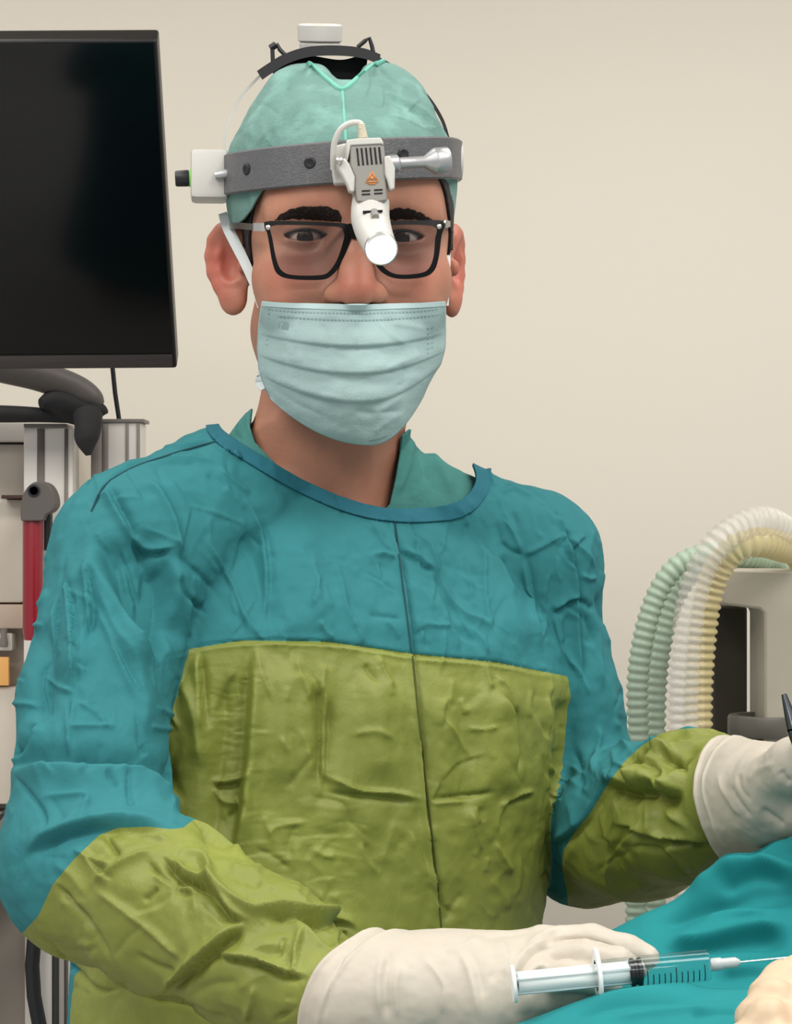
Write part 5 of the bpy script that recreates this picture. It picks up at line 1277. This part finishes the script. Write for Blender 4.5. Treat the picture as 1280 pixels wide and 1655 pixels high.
for q in range(4):
    a = q * math.pi / 2 + 0.6; d = plx * math.cos(a) + ply * math.sin(a); e = sa.cross(d)
    r = 0.0066; o = sp(830)
    pr.add([o - e * 0.0008, o + e * 0.0008, o + d * r + e * 0.0008, o + d * r - e * 0.0008, o + sa * L1 - e * 0.0008, o + sa * L1 + e * 0.0008, o + sa * L1 + d * r + e * 0.0008, o + sa * L1 + d * r - e * 0.0008],
           [(0, 1, 2, 3), (7, 6, 5, 4), (0, 4, 5, 1), (1, 5, 6, 2), (2, 6, 7, 3), (3, 7, 4, 0)], False)
pr.lathe([(0.0060, L1 * 0.04), (0.0060, L1 * 0.98)], sp(830), sa, 8)
pr.build('plunger', M_pp, syr)
Ls = (sp(1037) - sp(1018)).length
MB().lathe([(0.0072, 0), (0.0078, 0.0008), (0.0078, Ls * 0.3), (0.0070, Ls * 0.4), (0.0070, Ls * 0.6), (0.0078, Ls * 0.7), (0.0078, Ls * 0.95), (0.003, Ls * 1.15)], sp(1018), sa, 28).build('stopper', M_rub, syr)
Lb = (sp(1146) - sp(966)).length
MB().lathe([(0.0086, 0), (0.0086, Lb - 0.0012), (0.0080, Lb), (0.0026, Lb + 0.0002)], sp(966), sa, 36, caps=False).build('barrel', M_clear, syr)
MB().lathe([(0.0086, -0.0010), (0.0150, -0.0010), (0.0152, 0.0), (0.0150, 0.0010), (0.0086, 0.0010)], sp(966), sa, 32, caps=False).build('finger_flange', M_pp, syr)
for i in range(11):
    q = sp(1042 + i * 9.2); long_ = i % 5 == 0; mb = MB(); A = []; B2 = []
    toc = (CAMP - q); toc = (toc - sa * toc.dot(sa)).normalized(); dn = sa.cross(toc); dn = dn if dn.z < 0 else -dn
    for t in np.linspace(-0.05 if long_ else 0.25, 1.15, 8):
        rr = (toc * math.cos(t) + dn * math.sin(t)) * 0.0088; A.append(q + rr); B2.append(q + rr + sa * 0.00055)
    mb.ribbon(A, B2, 0.0002).build('graduation', M_ink, syr)
Lh = (sp(1196) - sp(1148)).length
M_hub = mat('grey_hub', srgb(176, 182, 182), 0.3, sss=0.1)
MB().lathe([(0.0030, 0), (0.0036, 0.001), (0.0036, Lh * 0.35), (0.0030, Lh * 0.4), (0.0030, Lh * 0.85), (0.0014, Lh)], sp(1148), sa, 20).build('needle_hub', M_hub, syr)
MB().tube([sp(1196), sp(1290)], 0.0005, 8).build('needle', M_silver, syr)

# ------------------------------------------------------------------ the assistant's hand in the corner
M_glove2 = mat('cream_glove', srgb(196, 174, 146), 0.5, spec=0.4, var=0.05, scale=30, bump=0.12, bscale=120, sss=0.1)
HA = Field(axis_steps((0.13, 0.46, 0.0026)), axis_steps((0.94, 1.28, 0.0026)), axis_steps((1.02, 1.22, 0.0026)))
A_ = lambda x, y, Y: V3(x, y, Y)
HA.cap(A_(1380, 1690, 1.13), A_(1480, 1760, 1.08), 0.036, 0.040, 0.02)
for p in [(1300, 1612, 1.17), (1290, 1640, 1.145), (1290, 1672, 1.125), (1305, 1705, 1.11)]:
    HA.cap(A_(1375, 1690, 1.13), A_(*p), 0.026, 0.0135, 0.012)
for ch in ([(1300, 1612, 1.17), (1268, 1590, 1.16), (1240, 1612, 1.150), (1232, 1640, 1.148)], [(1290, 1640, 1.145), (1250, 1618, 1.135), (1222, 1648, 1.128), (1228, 1680, 1.128)],
           [(1290, 1672, 1.125), (1240, 1652, 1.115), (1208, 1684, 1.112), (1222, 1715, 1.115)], [(1305, 1705, 1.11), (1262, 1700, 1.10), (1235, 1726, 1.10), (1245, 1755, 1.105)]):
    HA.chain([A_(*q) for q in ch], [0.0115, 0.0110, 0.0098, 0.0080], 0.004)
HA.chain([A_(1370, 1640, 1.16), A_(1320, 1580, 1.19), A_(1282, 1588, 1.195), A_(1258, 1606, 1.19)], [0.018, 0.0125, 0.0105, 0.008], 0.008)
AV, AQ = HA.mesh(4); AV, AQ = subdivide(AV, AQ); AV = relax(AV, AQ, 2); AV = AV + normals(AV, AQ) * (0.001 * fbm(AV, 60, 14, 3))[:, None]
cut = (AV - A_(1480, 1760, 1.08)) @ np.array([-0.8, 0.4, 0.4])
ao = A_(1380, 1690, 1.13)
asst = link('person', nmesh('person', AV - ao, AQ), M_glove2, loc=ao)
tag(asst, 'assistant reaching in at the bottom right corner, only a cream gloved hand showing', 'person')
e1, e2 = A_(1470, 1750, 1.085), np.array([0.52, 0.78, 0.98])
fv = [tuple(e1 + (e2 - e1) * t) for t in np.linspace(0, 1, 8)]
slv = MB().tube(fv, list(np.linspace(0.043, 0.062, 8)), 20); slv.build('sleeve', M_drape, asst)
# ------------------------------------------------------------------ monitor at the upper left
M_screen = mat('black_screen', srgb(5, 7, 9), 0.12, spec=0.35)
M_bezel = mat('black_bezel', srgb(18, 17, 18), 0.35)
M_chin = mat('dark_brushed_chin', srgb(74, 68, 68), 0.35, metal=0.4, var=0.1, scale=30, stretch=(1, 1, 20))
M_arm = mat('grey_arm_paint', srgb(98, 92, 88), 0.5)
M_cloth_black = mat('black_cable_cover', srgb(38, 37, 38), 0.75, bump=0.3, bscale=80)
M_white_alu = mat('white_aluminium', srgb(212, 206, 198), 0.4)
M_beige = mat('beige_panel', srgb(204, 194, 180), 0.5)
M_gap = mat('dark_gap', srgb(40, 38, 38), 0.7)
M_trimgrey = mat('grey_trim', srgb(122, 114, 108), 0.45)
BRp, TRp = at(286, 596, 2.40), at(253.5, 64, 2.205)
uy_ = (TRp - BRp).normalized(); ux_ = Vector((1, 0, 0.02)).normalized(); ux_ = (ux_ - uy_ * ux_.dot(uy_)).normalized(); nn_ = ux_.cross(uy_)
mon_h = (TRp - BRp).length; mon_w = 0.62
RM = Matrix((ux_, uy_, nn_)).transposed()
if nn_.y > 0: pass
cen = BRp + uy_ * mon_h / 2 - ux_ * mon_w / 2
monitor = thing('monitor', 'large black flat monitor switched off on an arm at the upper left', 'monitor', cen)
fwd = nn_ if nn_.y < 0 else -nn_
MB().box(cen - fwd * 0.014, (mon_w, mon_h, 0.028), RM, 0.004, 3).build('casing', M_bezel, monitor)
ch = 0.0150
MB().box(cen + uy_ * (ch / 2 + 0.001) + fwd * 0.0004, (mon_w - 0.007, mon_h - ch - 0.007, 0.0012), RM, 0.0004).build('screen', M_screen, monitor)
MB().box(cen - uy_ * (mon_h / 2 - ch / 2 - 0.0025) + fwd * 0.001, (mon_w - 0.008, ch, 0.003), RM, 0.0008).build('chin_strip', M_chin, monitor)
mc = cen - fwd * 0.045
MB().box(mc, (0.11, 0.11, 0.03), RM, 0.006).build('mount_plate', M_arm, monitor)
arm = monitor
def tap(pts, name, m, parent, flat=0.6, n=18):
    P = [Vector(at(x, y, Y)) for x, y, Y, r in pts]; R_ = [r for *_, r in pts]
    S_ = smooth_line([list(p) + [r] for p, r in zip(P, R_)], 6); return MB().tube(S_[:, :3], list(S_[:, 3]), n).build(name, m, parent)
tap([(-150, 540, 2.50, 0.016), (-30, 585, 2.50, 0.0165), (60, 607, 2.51, 0.0165), (120, 628, 2.52, 0.0160), (150, 646, 2.52, 0.0130), (163, 656, 2.52, 0.0060)], 'upper_link', M_arm, arm)
tap([(66, 652, 2.50, 0.006), (90, 650, 2.51, 0.015), (125, 662, 2.52, 0.017), (160, 668, 2.52, 0.012), (166, 672, 2.52, 0.005)], 'joint_cover', M_cloth_black, arm)
tap([(-120, 668, 2.50, 0.010), (0, 669, 2.50, 0.0095), (70, 671, 2.51, 0.008), (130, 676, 2.52, 0.006)], 'lower_link', M_cloth_black, arm)
tap([(142, 672, 2.50, 0.016), (142, 690, 2.49, 0.0145), (140, 712, 2.49, 0.0125), (143, 736, 2.49, 0.003)], 'hanging_sleeve', M_cloth_black, arm)
MB().tube([at(181, 585, 2.56), at(186, 635, 2.56), at(193, 682, 2.56)], 0.0026, 10).build('cable_post', M_dark, arm)

# ------------------------------------------------------------------ anaesthesia machine at the left
YM = 2.56
def pbox(mb, x0, y0, x1, y1, Y, dep, bev=0.0):
    a, b = at(x0, y0, Y), at(x1, y1, Y); return mb.box(((a.x + b.x) / 2, Y + dep / 2, (a.z + b.z) / 2), (abs(b.x - a.x), dep, abs(a.z - b.z)), None, bev)
an = thing('anaesthesia_machine', 'tall off-white anaesthesia machine with grey trimmed rails behind the left shoulder', 'medical machine', Vector((-0.62, YM + 0.15, 0.0)))
pbox(MB(), -260, 716, 118, 1420, YM + 0.03, 0.30, 0.004).build('body', M_beige, an)
pbox(MB(), -260, 682, 112, 714, YM, 0.34, 0.006).build('top_panel', M_white_alu, an)
pbox(MB(), -260, 714, 40, 718, YM + 0.015, 0.30).build('panel_gap', M_gap, an)
def rail(x0, x1, y0, slots, capx, Y, name='rail'):
    r = pbox(MB(), x0, y0, x1, 1990, Y, 0.05, 0.002).build(name, M_white_alu, an)
    pbox(MB(), capx[0], y0 - 6, capx[1], y0, Y - 0.002, 0.055, 0.001).build('rail_cap', M_trimgrey, r)
    for s0_, s1_ in slots: pbox(MB(), s0_, y0 + 2, s1_, 1985, Y - 0.0012, 0.004).build('rail_groove', M_trimgrey, r)
rail(38, 118, 691, [(60, 72), (104, 110)], (38, 108), YM - 0.03)
rail(147, 228, 683, [(165, 175), (203, 208), (221, 226)], (163, 233), YM - 0.01)
pbox(MB(), 147, 684, 164, 1985, YM - 0.014, 0.03).build('rail_side', M_trimgrey, an)
pbox(MB(), -260, 806, 40, 975, YM - 0.005, 0.05, 0.006).build('front_panel', M_beige, an)
pbox(MB(), 2, 800, 42, 806, YM - 0.035, 0.05, 0.001).build('shadow_strip', mat('dark_brown_shadow', srgb(64, 40, 36), 0.6), an)  # dark strip stands in for the red-brown shadow at a handle
M_strip = mat('tan_strip', srgb(188, 168, 150), 0.5)
pbox(MB(), -260, 977, 60, 1016, YM - 0.008, 0.05, 0.002).build('strip', M_strip, an)
pbox(MB(), -120, 1024, 20, 1052, YM - 0.012, 0.03, 0.003).build('connector_block', M_white_alu, an)
MB().lathe([(0.004, 0), (0.005, 0.004), (0.0035, 0.012), (0.004, 0.020)], at(6, 1046, YM - 0.02), (0, 0, 1), 14).build('connector', M_trimgrey, an)
pbox(MB(), -60, 1062, 14, 1108, YM - 0.010, 0.01, 0.001).build('label_plate', mat('orange_yellow_plate', srgb(240, 180, 104), 0.5), an)
pbox(MB(), -260, 1110, 60, 1300, YM - 0.004, 0.05, 0.003).build('lower_panel', M_beige, an)
pbox(MB(), -260, 1312, 60, 1410, YM + 0.0, 0.06, 0.003).build('drawer_front', M_trimgrey, an)
wt = MB(); a_, b_ = at(-260, 1505, 2.36), at(50, 1400, 2.50)
wt.add([at(-260, 1490, 2.30), at(52, 1400, 2.45), at(70, 1400, 2.60), at(-260, 1440, 2.60), at(-260, 1530, 2.30), at(52, 1432, 2.45), at(70, 1425, 2.60), at(-260, 1470, 2.60)], [(0, 1, 2, 3), (7, 6, 5, 4), (0, 4, 5, 1), (1, 5, 6, 2), (2, 6, 7, 3), (3, 7, 4, 0)], False)
wt.build('work_shelf', M_white_alu, an)
lowb = mat('warm_grey_panel', srgb(142, 132, 122), 0.55)
z_lo = at(0, 1436, 2.50).z
MB().box((-0.63, 2.63, (z_lo - 0.0) / 2 + 0.02), (0.46, 0.20, z_lo - 0.04), None, 0.006).build('lower_cabinet', lowb, an)
x0_, x1_ = at(61, 0, 2.50).x, at(83, 0, 2.50).x
MB().box(((x0_ + x1_) / 2, 2.51, 0.49), (x1_ - x0_, 0.03, 0.98), None, 0.003).build('white_post', M_white_alu, an)
xk = at(86, 0, 2.5).x; MB().box((xk, 2.52, 0.49), (0.004, 0.03, 0.98)).build('post_edge', M_gap, an)
for sx in (-0.80, -0.45): MB().lathe([(0.02, -0.012), (0.03, -0.010), (0.03, 0.010), (0.02, 0.012)], (sx, 2.60, 0.03), (1, 0, 0), 18).build('caster', M_dark, an)
MB().tube([at(66, 1480, 2.47), at(56, 1510, 2.47), at(52, 1560, 2.47), at(55, 1610, 2.47), at(66, 1670, 2.47), at(90, 1760, 2.47)], 0.0078, 12).build('cable', M_dark, an)
MB().tube([at(-30, 1345, 2.5), at(-5, 1330, 2.5), at(3, 1318, 2.5), at(8, 1312, 2.53)], 0.002, 8).build('pull_handle', M_dark, an)
# red bottle-shaped flow tube hanging in its grey holder on the rail
hold = thing('gas_cylinder_holder', 'dark red tube hanging from a grey pivoting holder on the white rail', 'holder', at(60, 800, 2.46))
P_ = [(34, 842), (33, 820), (38, 797), (50, 782), (64, 778), (78, 783), (87, 797), (90, 815), (84, 826), (74, 832), (70, 842)]
ho = [at(x, y, 2.46) for x, y in [tuple(q) for q in smooth_line(P_, 4)]]; q_ = len(ho); hb = [p + Vector((0, 0.035, 0)) for p in ho]
hh = MB().add(ho + hb, [tuple(range(q_)), tuple(range(2 * q_ - 1, q_ - 1, -1))] + [(i, q_ + i, q_ + (i + 1) % q_, (i + 1) % q_) for i in range(q_)], False).build('bracket', mat('warm_grey_plastic', srgb(96, 90, 86), 0.5), hold, 0.003)
MB().lathe([(0.0062, 0), (0.0066, 0.0016), (0.0046, 0.0018), (0.0040, -0.002)], at(55, 793, 2.46), (0, -1, 0), 20).build('pivot_knob', M_dark, hold)
pz = at(53, 838, 2.475); MB().lathe([(0.0100, 0.003), (0.0108, 0), (0.0108, -0.12), (0.009, -0.13)], pz, (0, 0, 1), 24).build('tube', mat('dark_red', srgb(140, 22, 36), 0.3, coat=0.4), hold)
MB().box(at(78, 845, 2.49), (0.007, 0.02, 0.06), None, 0.002).build('clamp', M_dark, hold)

# ------------------------------------------------------------------ ventilator frame and breathing hoses at the right
M_vent = mat('beige_grey_paint', srgb(178, 170, 154), 0.5, var=0.03, scale=20)
M_col = mat('dark_olive_column', srgb(66, 60, 50), 0.6)
YV = 2.16
ven = thing('ventilator_frame', 'beige-grey bracket frame with dark column and ring holder at the right edge', 'medical machine', Vector((0.42, 2.3, 0)))
def poly_block(name, pts, Y, dep, m, parent, bev=0.004):
    A = [at(x, y, Y) for x, y in pts]; Bk = [p + Vector((0, dep, 0)) for p in A]; q = len(A)
    return MB().add(A + Bk, [tuple(range(q)), tuple(range(2 * q - 1, q - 1, -1))] + [(i, q + i, q + (i + 1) % q, (i + 1) % q) for i in range(q)], False).build(name, m, parent, bev)
poly_block('bracket', [(1166, 926), (1172, 919), (1300, 923), (1420, 926), (1420, 1900), (1236, 1900), (1235, 992), (1228, 985), (1166, 977)], YV, 0.09, M_vent, ven)
poly_block('column', [(1151, 978), (1208, 980), (1208, 2200), (1150, 2200)], YV + 0.10, 0.06, M_col, ven, 0.003)
zb = at(0, 1700, YV).z
MB().box((0.46, 2.34, zb / 2), (0.36, 0.36, zb), None, 0.01).build('base_cabinet', M_vent, ven)
rc = at(1236, 1172, YV + 0.03); rp = []
mb = MB(); mb.lathe([(0.027, -0.010), (0.0335, -0.010), (0.0350, -0.007), (0.0350, 0.007), (0.0335, 0.010), (0.027, 0.010), (0.0262, 0.007), (0.0262, -0.007), (0.027, -0.010)], rc, (0, 0, 1), 40, caps=False)
mb.build('ring_holder', mat('grey_ring', srgb(96, 92, 84), 0.45), ven)
MB().box((rc.x + 0.0, rc.y + 0.055, rc.z - 0.004), (0.03, 0.05, 0.012), None, 0.002).build('ring_bracket', M_dark, ven)
MB().lathe([(0.022, -0.035), (0.024, -0.030), (0.024, -0.012), (0.020, -0.012)], rc, (0, 0, 1), 28).build('holder_cup', M_dark, ven)
M_hclear = mat('clear_hose', srgb(226, 222, 212), 0.22, alpha=0.34, spec=0.6)
M_hyel = mat('yellowish_hose', srgb(222, 206, 152), 0.25, alpha=0.62, spec=0.6)
M_hgrn = mat('pale_green_hose', srgb(172, 194, 172), 0.35, alpha=0.74, spec=0.5)
def hose(name, label, pts, r, pitch, m, group=None, dip=0.20):
    P = smooth_line([list(at(x, y, Y)) for x, y, Y in pts], 14); seg = np.linalg.norm(np.diff(P, axis=0), axis=1); cum = np.concatenate([[0], np.cumsum(seg)])
    st_ = pitch / 6; n_ = int(cum[-1] / st_); s_ = np.arange(n_) * st_
    Q = np.stack([np.interp(s_, cum, P[:, c]) for c in range(3)], -1)
    for _ in range(30): Q[1:-1] = (Q[:-2] + 2 * Q[1:-1] + Q[2:]) / 4
    ph = (s_ / pitch) % 1.0; rs = r * (1 - dip * (0.5 - 0.5 * np.cos(2 * np.pi * ph)) ** 1.4)
    o = MB().tube(Q, list(rs), 28, caps=False).build(name, m, None, auto=False)
    place(o, tuple(Q[0])); return tag(o, label, 'hose', group)
hose('breathing_hose', 'clear corrugated breathing hose arching highest over the beige-grey frame', [(1300, 2010, 2.10), (1180, 1880, 2.08), (1122, 1640, 2.07), (1108, 1420, 2.07), (1106, 1225, 2.07), (1104, 1130, 2.07), (1112, 1010, 2.07), (1129, 930, 2.07), (1160, 878, 2.07), (1200, 850, 2.08), (1238, 843, 2.09), (1275, 862, 2.13), (1310, 892, 2.21), (1325, 950, 2.31), (1325, 1060, 2.40)], 0.0142, 0.0078, M_hclear)
hose('breathing_hose', 'yellowish corrugated breathing hose just inside the clear one', [(1310, 2040, 2.14), (1200, 1900, 2.12), (1140, 1640, 2.11), (1130, 1420, 2.11), (1128, 1225, 2.11), (1129, 1100, 2.11), (1139, 990, 2.105), (1155, 930, 2.10), (1185, 888, 2.09), (1225, 876, 2.09), (1262, 884, 2.13), (1292, 898, 2.20), (1305, 950, 2.31), (1305, 1060, 2.42)], 0.0140, 0.0078, M_hyel)
hose('breathing_hose', 'pale green corrugated hose nearest the surgeon, left of its pair', [(1290, 2040, 2.24), (1130, 1920, 2.22), (1040, 1680, 2.20), (1028, 1460, 2.20), (1032, 1220, 2.20), (1030, 1110, 2.20), (1040, 1030, 2.20), (1062, 960, 2.20), (1094, 915, 2.20), (1140, 895, 2.205), (1190, 898, 2.215), (1230, 906, 2.25), (1262, 930, 2.31), (1275, 1050, 2.43)], 0.0108, 0.0082, M_hgrn)
hose('breathing_hose', 'pale green corrugated hose between its twin and the clear hose', [(1300, 2060, 2.28), (1160, 1930, 2.26), (1068, 1680, 2.24), (1058, 1460, 2.24), (1058, 1220, 2.24), (1060, 1110, 2.24), (1070, 1030, 2.24), (1090, 965, 2.24), (1118, 925, 2.24), (1155, 905, 2.245), (1200, 908, 2.25), (1240, 915, 2.29), (1262, 955, 2.34), (1266, 1050, 2.46)], 0.0112, 0.0082, M_hgrn)
